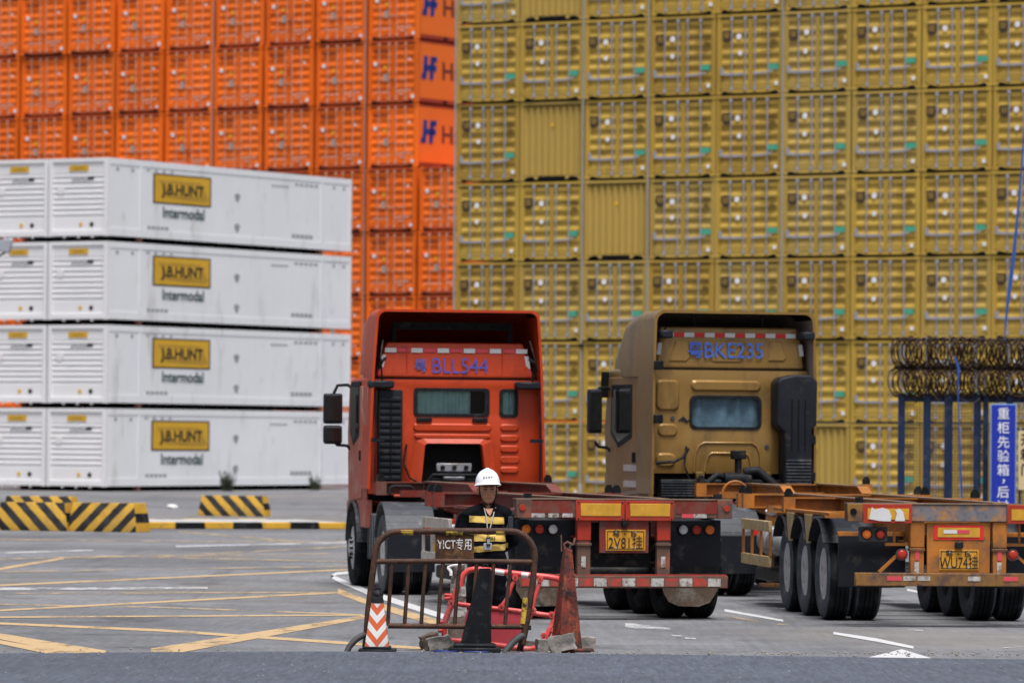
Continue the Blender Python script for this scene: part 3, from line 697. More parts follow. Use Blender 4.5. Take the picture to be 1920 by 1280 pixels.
# white 53 ft boxes on the left
TW = R(31.0); UW = Vector((math.cos(TW), -math.sin(TW), 0)); w0 = px(197, 900, 176.0); w0.z = 0
WW, HW, LW, PW = 2.59, 2.81, 16.15, 3.0
def white_meshes():
    P = []; b = .17
    f = MB('white_end')
    for sx in (-1, 1): f.box(min(sx*WW/2, sx*(WW/2 - .15)), max(sx*WW/2, sx*(WW/2 - .15)), .0, .16, b, b + HW)
    f.box(-WW/2 + .15, WW/2 - .15, 0, .12, b + HW - .13, b + HW); f.box(-WW/2 + .15, WW/2 - .15, 0, .12, b + .02, b + .20)
    for x in (-.62, .0, .62): f.box(x - .03, x + .03, .01, .1, b - .06, b + .03)
    P.append(('end_frame', f.mesh('end_frame', smooth=0)))
    e = MB('white_end'); z0, z1 = b + .20, b + HW - .13; pr = [(z0, .05), (z0 + .48, .05), (z0 + .50, .09)]; n_ = 8; ph = (z1 - z0 - .50 - .42)/n_
    for i in range(n_):
        q = z0 + .50 + ph*i; pr += [(q + ph*.25, .09), (q + ph*.45, .045), (q + ph*.80, .045), (q + ph, .09)]
    pr += [(z1 - .40, .05), (z1, .05)]; k = len(pr)
    e.add([(x, p[1], p[0]) for x in (-WW/2 + .15, WW/2 - .15) for p in pr], [(i, i+1, k+i+1, k+i) for i in range(k-1)])
    P.append(('end_wall', e.mesh('end_wall', smooth=0, norm=False)))
    g = MB('hunt_yellow'); g.box(-.42, .42, .03, .048, b + HW - .46, b + HW - .25); g.mat('hunt_scroll'); g.box(-.26, .26, .026, .032, b + HW - .40, b + HW - .31); P.append(('placard', g.mesh('placard', smooth=0)))
    g = MB('grey_print')
    for q in range(6): g.box(-.30 + .13*q, -.21 + .13*q, .03, .044, b + 1.98 + .03*(q % 2), b + 2.06 + .03*(q % 2))
    g.mat('black_print'); g.box(.42, .66, .03, .043, b + 2.03, b + 2.13); P.append(('serial_print', g.mesh('serial_print', smooth=0)))
    g = MB('yellow_sticker'); g.lathe([(0, -.012), (.08, -.012), (.08, 0), (0, 0)], 12, 'y', (.10, .05, b + .42)); P.append(('sticker', g.mesh('sticker')))
    g = MB('black_print'); g.lathe([(0, -.012), (.09, -.012), (.09, 0), (0, 0)], 12, 'y', (.58, .05, b + .42)); P.append(('drain_port', g.mesh('drain_port')))
    g = MB('white_sticker'); g.lathe([(0, -.012), (.17, -.012), (.17, 0), (0, 0)], 6, 'y', (-.80, .045, b + 1.68)); P.append(('round_sticker', g.mesh('round_sticker', smooth=0)))
    s = MB('white_paint'); s.box(-WW/2 + .004, WW/2 - .004, .16, LW, b + .05, b + HW - .012)
    P.append(('shell', s.mesh('shell', smooth=0)))
    r = MB('white_paint')
    for z0, z1 in ((b + .02, b + .30), (b + HW - .22, b + HW)): r.box(WW/2 - .05, WW/2 + .012, .162, LW - .002, z0, z1)
    for y in (2.0, LW - 2.0 - .16): r.box(WW/2 - .04, WW/2 + .014, y, y + .16, b + .302, b + HW - .222)
    r.box(WW/2 - .05, WW/2 + .010, LW - .16, LW - .004, b + .302, b + HW - .222)
    for q in range(1, 10): r.box(WW/2 - .04, WW/2 - .0005, 2.2 + q*1.19, 2.2 + q*1.19 + .035, b + .302, b + HW - .222)
    P.append(('side_rail', r.mesh('side_rail', smooth=0)))
    for y in (2.0, LW - 2.18):
        for sx in (-1, 1):
            P.append(('corner_casting', MB('black_steel').box(sx*(WW/2 - .09) - .09, sx*(WW/2 - .09) + .098, y, y + .18, b + HW - .20, PW - .003).mesh('corner_casting', smooth=0)))
            P.append(('corner_casting', MB('trailer_rust').box(sx*(WW/2 - .09) - .09, sx*(WW/2 - .09) + .095, y, y + .18, -.0, b + .02).mesh('corner_casting', smooth=0)))
    u_ = MB('black')
    for sx in (-1, 1): u_.box(sx*.9 - .1, sx*.9 + .1, 2.2, LW - 2.3, .0, b + .05)
    for q in range(22): u_.box(-1.15, 1.15, 2.3 + q*.55, 2.36 + q*.55, .012, b + .05)
    u_.box(-1.2, 1.2, 2.185, 2.26, .02, b + .049)
    P.append(('underframe', u_.mesh('underframe', smooth=0)))
    y0, z0 = 2.85, b + 1.30; X = WW/2 + .002
    g = MB('black_print')
    def side(m_, pts, d): g.mat(m_); kk = len(pts); g.add([(X + d, a, c) for a, c in pts] + [(X - .02, a, c) for a, c in pts], [tuple(range(kk))] + [(q, (q+1) % kk, kk+(q+1) % kk, kk+q) for q in range(kk)])
    R4 = lambda a, b2, c, d: [(a, c), (b2, c), (b2, d), (a, d)]
    side('black_print', R4(y0, y0 + 3.72, z0, z0 + 1.10), .002); side('hunt_yellow', R4(y0 + .09, y0 + 3.63, z0 + .055, z0 + 1.045), .006)
    side('hunt_scroll', [(y0 + .35, z0 + .86), (y0 + 3.0, z0 + .86), (y0 + 3.55, z0 + .25), (y0 + 3.3, z0 + .16), (y0 + .95, z0 + .22)], .010)
    side('hunt_yellow', [(y0 + .62, z0 + .76), (y0 + 2.86, z0 + .76), (y0 + 3.2, z0 + .36), (y0 + 1.12, z0 + .32)], .013)
    P.append(('brand_board', g.mesh('brand_board', smooth=0, norm=False)))
    g = MB('grey_print')
    def sb(a, c, w_, h_): g.box(X - .01, X + .004, a, a + w_, c, c + h_)
    for q in range(5): sb(2.5 + .28*q, b + .34, .2, .12); sb(14.0 - 2.0 + .3*q, b + .40, .22, .14); sb(12.2 + .34*q, b + HW - .42, .22, .08)
    for q in range(4): sb(2.45 + .5*q, b + HW - .36, .16, .07); sb(10.6 + .3*q, b + HW - .52, .24, .05)
    for q in (.55, 1.5, LW - 1.3, LW - .6): sb(q, b + HW - .44, .14, .12)
    P.append(('side_print', g.mesh('side_print', smooth=0)))
    g = MB('grey_print')
    for zz in (.62, 1.75): g.add([(X + .004 , 8.3 + .18*math.cos(a)*(.9 + .3*math.sin(3*a)), b + zz + .16*math.sin(a)) for a in [q*math.pi/6 for q in range(12)]], [tuple(range(12))])
    g.mi = [0]*len(g.f)
    P.append(('scuff_mark', g.mesh('scuff_mark', smooth=0, norm=False)))
    return P
WP = white_meshes()
for i in range(2):
    for j in range(4):
        c = w0 - UW*(WW/2 + i*(WW + .10)) + Vector((0, 0, PW*j))
        o = assemble('white_container', WP, f'long white container {LEV[j]}, {"side with yellow board in view" if i == 0 else "left column cut by the photo edge"}', 'container', c + UW*rnd.uniform(-.02, .02), -TW + rnd.uniform(-.0015, .0015), 'white containers stacked on the left')
        if i == 0:
            link('board_lettering', text_mesh('J.B.HUNT', .54, .018, 'black_print', 'CENTER', 1.2), o, (WW/2 + .017, 4.75, .17 + 1.82), (0, 0, R(90)))
            link('lettering', text_mesh('Intermodal', .55, .010, 'teal_print', 'CENTER', 1.12), o, (WW/2 + .010, 4.8, .17 + .98), (0, 0, R(90)))
# slim poles between the stacks
for k, (pxx, org, uu, pp, idx, D_, lab) in enumerate((
    (0, c0, U, 2.447, 0, 0, 'slim grey pole where the orange and gold walls meet'), (0, c0, U, 2.447, 2, 0, 'slim grey pole right of the second gold column'),
    (0, c0, U, 2.447, 3, 0, 'slim grey pole right of the third gold column'), (0, c0, U, 2.447, 5, 0, 'slim grey pole right of the fifth gold column'),
    (0, o0, UO, 2.60, 0, 0, 'slim grey pole in front of the orange wall, beside the white stack'), (0, o0, UO, 2.60, -3, 0, 'slim pole on the orange wall above the middle of the white stack'))):
    p = org + uu*(pp*idx) + Vector((-uu.y, uu.x, 0)) * -.06
    o = thing('steel_pole', lab, 'pole', p, 0, 'slim poles in front of the container walls')
    MB('pole_grey').cyl((0, 0, .02), (0, 0, 20.96), .034 if k < 4 else .022, None, 10).build('shaft', o)
    MB('pole_grey').lathe([(0, 0), (.12, 0), (.12, .03), (.07, .05), (.065, .5), (.045, .56), (0, .56)], 12).build('base', o)
    MB('black_steel').box(-.07, .07, -.07, .07, 5.0, 5.12).build('clamp', o)
# ================================================================== lorry parts
TYRE_R, TYRE_W = .525, .29
def wheel(parent, x, y, side, dual, tm='tyre', rimm='rim', steer=0.0, outer_only=False, R0=TYRE_R):
    """wheel > tyre, rim ; side -1 = left. x is the outer face of the outer tyre"""
    hub = MB('black_steel')
    w_ = TYRE_W; tot = w_*2 + .05 if dual else w_
    cx = side*(abs(x))                        # outer face plane
    hub.cyl((-side*(.17 if dual else .02), 0, 0), (-side*tot, 0, 0), .13, .13, 16)
    o = hub.build('wheel', parent, loc=(cx, y, R0), rot=(0, 0, steer))
    for k in range(2 if dual else 1):
        off = -side*(w_/2 + k*(w_ + .05))
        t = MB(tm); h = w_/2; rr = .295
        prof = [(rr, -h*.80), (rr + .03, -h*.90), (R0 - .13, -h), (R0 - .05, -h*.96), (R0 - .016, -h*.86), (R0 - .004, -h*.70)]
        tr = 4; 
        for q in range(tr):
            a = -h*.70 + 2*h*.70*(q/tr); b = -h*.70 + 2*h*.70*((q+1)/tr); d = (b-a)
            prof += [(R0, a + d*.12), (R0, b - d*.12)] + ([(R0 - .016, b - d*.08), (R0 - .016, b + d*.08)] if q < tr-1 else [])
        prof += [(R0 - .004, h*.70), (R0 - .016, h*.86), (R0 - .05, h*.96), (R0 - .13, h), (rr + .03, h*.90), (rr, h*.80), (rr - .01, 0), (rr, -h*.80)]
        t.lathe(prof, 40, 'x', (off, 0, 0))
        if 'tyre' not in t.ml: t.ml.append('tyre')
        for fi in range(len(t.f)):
            if 4 <= fi//40 < len(prof) - 8: t.mi[fi] = t.ml.index('tyre')  # tread faces painted darker, for the shade they lie in
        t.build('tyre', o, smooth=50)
        if k == 0:
            r = MB(rimm); e = -side*.03
            if dual: pr = [(.315, 0), (.318, -side*.012), (.285, -side*.02), (.272, -side*.12), (.262, -side*.155), (.17, -side*.165), (.15, -side*.14), (.13, -side*.135), (.11, -side*.09), (.0, -side*.085)]
            else: pr = [(.315, 0), (.318, -side*.012), (.285, -side*.015), (.275, -side*.06), (.262, -side*.09), (.19, -side*.03), (.165, side*.012), (.12, side*.03), (.115, side*.055), (.0, side*.06)]
            pr = [(a, b + e) for a, b in pr]; r.lathe(pr, 32, 'x'); r.build('rim', o, smooth=40)
            for q in range(10):
                a = 2*math.pi*q/10; rb = .142 if not dual else .145; xb = e + (side*.03 if not dual else -side*.10)
                if not outer_only: MB('black_steel').cyl((xb - .03*side, rb*math.cos(a), rb*math.sin(a)), (xb + side*.035, rb*math.cos(a), rb*math.sin(a)), .017, n=6).build('wheel_nut', o)
    return o
def lamp(parent, x, y, z, r, m_, name='lamp', rim='black_steel'):
    b = MB(rim); b.lathe([(0, -.02), (r*1.22, -.02), (r*1.22, .03), (0, .03)], 18, 'y', (x, y, z)); o = b.build(name, parent)
    l = MB(m_); l.lathe([(0, -.045), (r*.55, -.042), (r*.9, -.032), (r, -.021), (r, -.0199), (0, -.0199)], 18, 'y', (x, y, z)); l.build('lens', o)
    return o
def plate_sign(parent, x, y, z, w_, h_, top, bottom, size, sx=.8):
    b = MB('plate_yellow'); b.box(x-w_/2, x+w_/2, y-.006, y, z-h_/2, z+h_/2); o = b.build('number_plate', parent, bevel=.003)
    f = MB('black_print'); t_ = .008; e = .016
    for a in ((x-w_/2+e, x+w_/2-e, z+h_/2-e-t_, z+h_/2-e), (x-w_/2+e, x+w_/2-e, z-h_/2+e, z-h_/2+e+t_), (x-w_/2+e, x-w_/2+e+t_, z-h_/2+e+t_, z+h_/2-e-t_), (x+w_/2-e-t_, x+w_/2-e, z-h_/2+e+t_, z+h_/2-e-t_)):
        f.box(a[0], a[1], y-.009, y-.005, a[2], a[3])
    f.build('plate_border', o, smooth=0)
    link('plate_lettering', text_mesh(top[0], size*.52, -.0005, 'black_print', sx=1.1), o, (x - .11, y - .011, z + h_*.29)); link('plate_lettering', text_mesh(top[-1], size*.52, -.0005, 'black_print', sx=1.5), o, (x + .09, y - .011, z + h_*.29))
    MB('black_print').lathe([(0, -.012), (.008, -.012), (.008, -.0065), (0, -.0065)], 8, 'y', (x - .01, y, z + h_*.29)).build('plate_dot', o)
    link('plate_lettering', text_mesh(bottom, size, -.001, 'black_print', sx=sx), o, (x, y - .011, z - h_*.16))
    for q in (-.3, .3):
        for zz in (z + h_/2 - .03, z - h_/2 + .03): MB('galv').lathe([(0, -.014), (.012, -.012), (.014, -.005), (0, -.005)], 10, 'y', (x + q*w_*.8, y, zz)).build('screw', o)
    return o
def ibeam(mb, x, y0, y1, z0, z1, wf=.15, tf=.016, tw=.012):
    mb.box(x - wf/2, x + wf/2, y0, y1, z1 - tf, z1); mb.box(x - wf/2, x + wf/2, y0, y1, z0, z0 + tf); mb.box(x - tw/2, x + tw/2, y0 + .001, y1 - .001, z0 + tf, z1 - tf)

# ------------------------------------------------------------------ skeletal trailer
def trailer(style, loc, rz, L, label):
    red = style == 'red'
    C = 'trailer_red' if red else 'trailer_orange'; C2 = 'trailer_rust' if red else 'trailer_orange_rust'
    o = thing('skeletal_trailer', label, 'trailer', loc, rz, 'skeletal container trailers')
    ZT = 1.36; ZF = 1.45                       # deck height at rear and at the neck
    yg = L - 3.1                               # neck start
    for sx in (-1, 1):                         # main beams, deeper in the middle, stepping up to the neck
        X = sx*.50
        b = MB(C)
        web = [(.20, ZT - .42), (yg - .6, ZT - .42), (yg + .1, ZF - .20), (L - .16, ZF - .20), (L - .16, ZF), (yg - .3, ZF), (yg - .7, ZT), (.20, ZT)]
        web = [(y, z) for y, z in web]
        b.prism(web, 'x', X - .007, X + .007)
        for (ya, za), (yb, zb) in zip(web, web[1:]):
            b.bar((X, ya, za), (X, yb, zb), .14, .018, (0, 0, 1) if abs(zb - za) < abs(yb - ya) else (0, 1, 0))
        b.build('main_beam', o, smooth=0)
        t = MB('deck_worn'); t.box(X - .072, X + .072, .25, yg - .72, ZT + .0092, ZT + .016); t.box(X - .072, X + .072, yg - .28, L - .2, ZF + .0092, ZF + .016)
        t.build('beam_top', o, smooth=0)
    ny = 6
    for i in range(ny):                        # cross members through the beams
        y = .9 + (L - 1.8)*i/(ny - 1); z = ZT - .13 if y < yg else ZF - .10
        b = MB(C); b.box(-.42, .42, y - .05, y + .05, z - .10, z); b.box(-1.0, -.58, y - .05, y + .05, z - .085, z); b.box(.58, 1.0, y - .05, y + .05, z - .085, z)
        b.build('cross_member', o, smooth=0)
    # bolsters with twist locks
    for y, z, nm in ((L - .16, ZF, 'front_bolster'), (yg - .9, ZT, 'middle_bolster'), (yg - 1.35, ZT, 'middle_bolster')) + (((yg - 4.6, ZT, 'middle_bolster'),) if L > 11 else ()):
        b = MB(C); b.box(-1.2, 1.2, y, y + .16, z - .17, z - .155); b.box(-1.2, 1.2, y, y + .16, z - .012, z + .0055); b.box(-1.19, 1.19, y + .07, y + .085, z - .155, z - .012)
        for sx in (-1, 1): b.box(sx*1.13 - .07, sx*1.13 + .07, y - .01, y + .17, z - .172, z + .008)
        if nm == 'middle_bolster':
            for sx in (-1, 1): b.prism([(sx*.58, z - .36), (sx*.58, z - .17), (sx*1.1, z - .17)], 'y', y + .06, y + .10)
        bo = b.build(nm, o, smooth=0)
        for sx in (-1, 1):
            t = MB('black_steel'); t.box(sx*1.13 - .045, sx*1.13 + .045, y + .03, y + .13, z + .008, z + .06); t.prism([(sx*1.13 - .05, z + .06), (sx*1.13 + .05, z + .06), (sx*1.13 + .02, z + .11), (sx*1.13 - .02, z + .11)], 'y', y + .04, y + .12)
            t.build('twist_lock', bo)
    if red:                                     # front bolster carries marker box
        b = MB('trailer_red_bright'); b.box(-.42, .18, L - .26, L - .165, ZF - .16, ZF - .03); q = b.build('marker_box', o, bevel=.006); MB('reflect_white').box(-.2, -.08, L - .268, L - .2601, ZF - .13, ZF - .07).build('marker_lens', q)
        MB('black_print').tube([(-1.02, L - .172, ZF - .16), (-1.02, L - .176, ZF - .08), (-.97, L - .176, ZF - .05), (-.75, L - .176, ZF - .05), (-.70, L - .176, ZF - .08), (-.70, L - .172, ZF - .16)], .018, 6).build('grab_handle', o)
    # rear beam
    z0, z1 = (1.155, 1.357) if red else (1.165, 1.352)
    b = MB('trailer_rust' if red else 'worn_blue_beam'); b.box(-1.245, 1.245, .0, .19, z0, z1); rb = b.build('rear_beam', o, bevel=.008)
    MB('deck_worn').box(-1.25, 1.25, -.012, .21, z1 + .002, z1 + .014).build('beam_cap', rb, smooth=0)
    for sx in (-1, 1):
        MB(C2).box(sx*1.16 - .085, sx*1.16 + .086, -.016, .18, z0 - .004, z1 + .004).build('corner_casting', rb, bevel=.006)
        MB('trailer_red_bright' if red else 'black').lathe([(0, -.03), (.035, -.03), (.038, -.016), (0, -.016)], 12, 'y', (sx*1.18, 0, (z0+z1)/2 + .01)).build('casting_eye', rb)
        t = MB('black_steel'); t.box(sx*1.10 - .04, sx*1.10 + .04, .05, .13, z1 + .0145, z1 + .07); t.build('twist_lock', rb)
    if red:
        for sx in (-1, 1):
            x0, x1 = (-.566, -.004) if sx < 0 else (.004, .566)
            f = MB('trailer_red_bright'); f.box(x0, x1, -.022, -.0005, z0 - .03, z1 - .006); q = f.build('reflector_board', rb, bevel=.004)
            MB('reflect_yellow').box(x0 + .055, x1 - .045, -.028, -.0221, z0 + .02, z1 - .04).build('reflector', q, bevel=.003)
            for a in (x0 + .03, x1 - .025):
                for c in (z0 - .01, z1 - .03): MB('black_print').lathe([(0, -.026), (.010, -.026), (.010, -.0222), (0, -.0222)], 8, 'y', (a, 0, c)).build('bolt', q)
            MB('trailer_red').box(sx*.84 - .25, sx*.84 + .23, -.006, -.0005, z0 + .05, z1 - .01).build('paint_panel', rb, smooth=0)
        for a, c, mm in ((-1.23, -.92, 'tape_dirty'), (-.88, -.76, 'tape_dirty'), (-.72, -.60, 'tape_dirty'), (.66, .80, 'reflect_pink'), (.80, .95, 'tape_dirty')):
            MB(mm).box(a, c, -.0105, -.0065, z0 + .004, z0 + .048).build('reflective_tape', rb, smooth=0)
    else:
        for sx in (-1, 1):
            x0, x1 = (-1.075, -.53) if sx < 0 else (.53, 1.075)
            f = MB('trailer_red_bright'); f.box(x0, x1, -.024, -.0005, z0 - .02, z1 + .001); q = f.build('reflector_board', rb, bevel=.004)
            MB('reflect_yellow').box(x0 + .05, x1 - .035, -.029, -.0242, z0 + .02, z1 - .045).build('reflector', q)
            if sx < 0:                          # torn white film
                for pts in ([(-1.01, 1.19), (-.98, 1.32), (-.94, 1.29), (-.86, 1.315), (-.79, 1.29), (-.76, 1.22), (-.77, 1.165), (-.9, 1.17)], [(-.72, 1.17), (-.70, 1.25), (-.72, 1.29), (-.67, 1.305), (-.63, 1.27), (-.61, 1.17)]):
                    MB('reflect_white').prism(pts, 'y', -.034, -.0295).build('torn_film', q, smooth=0)
    # rear uprights, bumper
    zb0, zb1 = (.365, .505) if red else (.455, .60)
    for sx in (-1, 1):
        x = sx*.46
        b = MB('trailer_red_bright' if red else C); b.box(x - .08, x + .08, .02, .14, .90 if red else .88, z0 - .002); q = b.build('rear_upright', o, bevel=.006)
        b = MB('trailer_rust' if red else C); b.box(x - .075, x + .075, .03, .13, zb1 - .05, .897 if red else .877); b.mat('trailer_rust'); b.box(x - .085, x + .085, .012, .15, .84, .87); b.build('upright_foot', q, bevel=.004)
        MB('tape_dirty').box(x - .03, x + .02, .022, .0295, .60, .72).build('reflective_tape', q, smooth=0)
        if not red: MB('reflect_pink').box(x - .025, x + .022, .022, .0295, .74, .86).build('reflective_tape', q, smooth=0)
    bx = 1.205 if red else 1.15
    b = MB('trailer_rust' if red else C2); b.box(-bx, bx, .0, .10, zb0, zb1); bu = b.build('bumper', o, bevel=.008)
    if red:
        xx = -1.18; k = 0
        while xx < 1.1:
            w_ = .16 if k % 2 else .17
            if not (.50 < xx < .62): MB('tape_dirty' if k % 2 else 'tape_red_dirty').box(xx, xx + w_ - .012, -.006, -.0005, zb0 + .02, zb1 - .03).build('reflective_tape', bu, smooth=0)
            xx += w_; k += 1
        MB('tape_red_dirty').box(-1.19, 1.19, .005, .09, zb1 + .002, zb1 + .012).build('bumper_strip', bu, smooth=0)
    else:
        for a, c, mm in ((-.62, -.48, 'tape_dirty'), (-.46, -.32, 'tape_dirty'), (-.80, -.64, 'reflect_pink'), (.10, .24, 'tape_dirty'), (.5, .66, 'reflect_pink')):
            MB(mm).box(a, c, -.005, -.0005, zb0 + .06, zb1 - .035).build('reflective_tape', bu, smooth=0)
    # plate panel
    if red:
        p = MB('trailer_red'); p.box(-.285, .285, .02, .05, .76, 1.13); q = p.build('plate_panel', o, bevel=.004)
        plate_sign(q, .015, .014, .905, .46, .235, '粤 · B', '2V81挂', .17, .76)
        MB('black_steel').lathe([(0, -.05), (.032, -.045), (.04, 0), (0, 0)], 12, 'y', (0, .0, 1.082)).build('plate_lamp', q)
        MB('black_steel').box(-.36, .36, .25, .30, .60, 1.10).build('rear_cross_plate', o)
        MB('black_steel').cyl((-.5, .5, .62), (.5, .5, .62), .035).build('spring_hanger', o)
    else:
        p = MB(C); p.box(-.352, .352, .03, .06, .60, 1.155); q = p.build('plate_panel', o, bevel=.004)
        f = MB('reflect_red'); f.box(-.28, .28, .022, .0295, .965, 1.125); r_ = f.build('reflector_frame', q, bevel=.002); MB('reflect_yellow').box(-.235, .235, .016, .0215, .995, 1.10).build('reflector', r_, smooth=0)
        MB('reflect_white').box(-.17, -.02, .012, .0155, 1.035, 1.075).build('reflector', r_, smooth=0); MB('reflect_pink').box(-.02, .12, .012, .0155, 1.035, 1.075).build('reflector', r_, smooth=0)
        MB('dark_plastic').box(-.045, .045, -.03, .03, .875, .945).build('camera_housing', q, bevel=.01)
        plate_sign(q, .005, .026, .745, .44, .225, '粤 · B', 'WU74挂', .17, .68)
    # lamps and mud flaps
    for sx in (-1, 1):
        if red:
            f = MB('dark_plastic'); f.box(sx*.82 - .37, sx*.82 + .37, .30, .335, .55, 1.13); fl = f.build('mud_flap', o, bevel=.01)
            MB('black_steel').box(sx*.82 - .38, sx*.82 + .38, .285, .299, .53, .60).build('flap_bar', fl)
            for k, mm in enumerate(('lamp_orange', 'lamp_red', 'lamp_clear')):
                x = sx*(1.05 - .155*k) if sx > 0 else -1.08 + .155*k
                lamp(o, x, .27, 1.02, .052, mm)
            g = MB('flap_mud'); g.prism([(sx*.48, .54), (sx*1.17, .54), (sx*1.17, .33), (sx*1.08, .19), (sx*.95, .145), (sx*.72, .15), (sx*.60, .20), (sx*.54, .30)], 'y', .36, .372); g.build('mud_guard', o)
        else:
            f = MB('dark_plastic'); f.box(sx*.86 - .38, sx*.86 + .38, .62, .65, .42, 1.0); fl = f.build('mud_flap', o, bevel=.01)
            MB(C).box(sx*.86 - .40, sx*.86 + .36, .50, .56, .99, 1.04).build('flap_bar', fl, bevel=.004)
            b = MB('dark_grey_plastic'); b.box(sx*.94 - .155, sx*.94 + .155, .08, .17, .94, 1.10); bx_ = b.build('lamp_box', o, bevel=.01)
            lamp(bx_, sx*.94 - sx*.075 if sx > 0 else -1.018, .075, 1.02, .05, 'lamp_orange'); lamp(bx_, sx*.94 + sx*.075 if sx > 0 else -.865, .075, 1.02, .048, 'lamp_red')
            MB(C).box(sx*.70 - .012, sx*.70 + .012, .12, .15, .93, z0 - .003).build('lamp_hanger', o); MB(C).box(sx*.86 - .34 if sx > 0 else -.80, sx*.86 if sx > 0 else -.545, .1, .17, .895, .928).build('lamp_bracket', o)
            lamp(o, sx*.62, .10, .80, .055, 'lamp_red', rim='dark_grey_plastic')
            MB(C).bar((sx*.88, .06, .605), (sx*.66, .12, .80), .03, .03).build('brace', o)
            MB('number_blue').box(0, 0, 0, 0, 0, 0)
    # running gear
    axles = (1.55, 2.87, 4.19) if L > 11 else (1.55, 2.85, 4.15)
    axles = tuple(a + (.75 if not red else -.63) for a in axles)
    for y in axles:
        MB('black_steel').cyl((-.95, y, TYRE_R), (.95, y, TYRE_R), .075).build('axle', o)
        for sx in (-1, 1):
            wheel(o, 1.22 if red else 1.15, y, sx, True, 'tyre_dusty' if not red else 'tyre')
            b = MB('black_steel'); b.bar((sx*.5, y - .55, .86), (sx*.5, y, .72), .09, .05); b.bar((sx*.5, y, .72), (sx*.5, y + .55, .86), .09, .05); b.build('leaf_spring', o)
    for i, y in enumerate(axles):               # mudguard arches
        for sx in (-1, 1):
            a = MB('dark_plastic'); pts = arc((y, TYRE_R), .63, 35, 145, 10, 'yz')
            for (p, q_) in zip(pts, pts[1:]):
                a.bar((sx*.92, p[1], p[2]), (sx*.92, q_[1], q_[2]), .60, .012, (0, 0, 1))
            a.build('wheel_arch', o)
    for sx in (-1, 1):
        for y in ((axles[0] + axles[1])/2, (axles[1] + axles[2])/2):
            MB('guard_tan' if not red else C).prism([(y - .26, 1.19), (y + .26, 1.19), (y + .10, .86), (y - .10, .86)], 'x', sx*1.19 - .012, sx*1.19 + .012).build('arch_bracket', o, bevel=.004)
        b = MB(C); b.box(sx*1.12 - .06, sx*1.12 + .07, axles[0] - .7, axles[2] + .75, 1.195, 1.23); b.build('side_rail', o)
    # side guards with tanks behind
    g0, g1 = (axles[2] + .85, axles[2] + (2.75 if red else 3.1))
    for sx in (-1, 1):
        gm = 'guard_grey' if red else 'guard_tan'
        top = MB(gm).box(sx*1.2 - .02, sx*1.2 + .02, g0, g1, .93, 1.06); tp = top.build('side_guard', o, bevel=.005)
        MB(gm).box(sx*1.2 - .02, sx*1.2 + .02, g0, g1, .50, .63).build('lower_rail', tp, bevel=.005)
        for k in range(4):
            y = g0 + .03 + (g1 - g0 - .06)*k/3; MB(gm if red else C).box(sx*1.19 - .02, sx*1.19 + .008, y - .035, y + .035, .63, .93).build('guard_post', tp)
        for k in range(2):
            y = g0 + .3 + k*.75; MB('tank_grey').lathe([(0, -.36), (.10, -.34), (.17, -.28), (.18, -.2), (.18, .2), (.17, .28), (.10, .34), (0, .36)], 20, 'y', (sx*.95, y + .3, .80)).build('air_tank', o)
        MB('black_steel').box(sx*.8 - .25, sx*.8 + .25, g0 + .1, g1 - .1, .30, .46).build('storage_box', o, bevel=.02)
    for sx in (-1, 1):                          # landing legs
        y = L - 3.6; b = MB(C2); b.box(sx*.72 - .06, sx*.72 + .06, y - .06, y + .06, .55, 1.1); b.box(sx*.72 - .045, sx*.72 + .045, y - .045, y + .045, .22, .55); b.box(sx*.72 - .13, sx*.72 + .13, y - .12, y + .12, .17, .22); b.build('landing_leg', o, bevel=.008)
    if not red:
        MB('trailer_orange').tube(arc((-.78, ZF - .13), .17, 0, 180, 8, 'xz', L - .9), .02, 6).build('hose_hoop', o)
        for k in range(3): MB(('hose_blue', 'trailer_red_bright', 'black')[k]).tube([(-.3 + .15*k, L - .6, ZF - .1), (-.5 + .2*k, L - 1.2, 1.2), (-.6 + .2*k, L - 2.2, 1.15), (-.5, L - 3.0, 1.2)], .018, 6).build('air_hose', o)
        for k, (xx, yy, zz, mm) in enumerate(((-.95, g1 + .4, 1.2, 'litter_white'), (-.85, g1 + .1, 1.16, 'trailer_red_bright'), (-.9, g1 - .4, 1.15, 'litter_white'))):
            MB(mm).ell((xx, yy, zz), (.08, .12, .05), 8, 6).build('loose_wrap', o)
    else:
        MB('kerb_yellow').box(-1.0, -.72, g1 + .1, g1 + .5, .55, .92).build('battery_box', o, bevel=.01)
        MB('reflect_red').box(-1.0, -.72, g1 + .1, g1 + .5, .93, 1.02).build('battery_lid', o, bevel=.01)
    return o

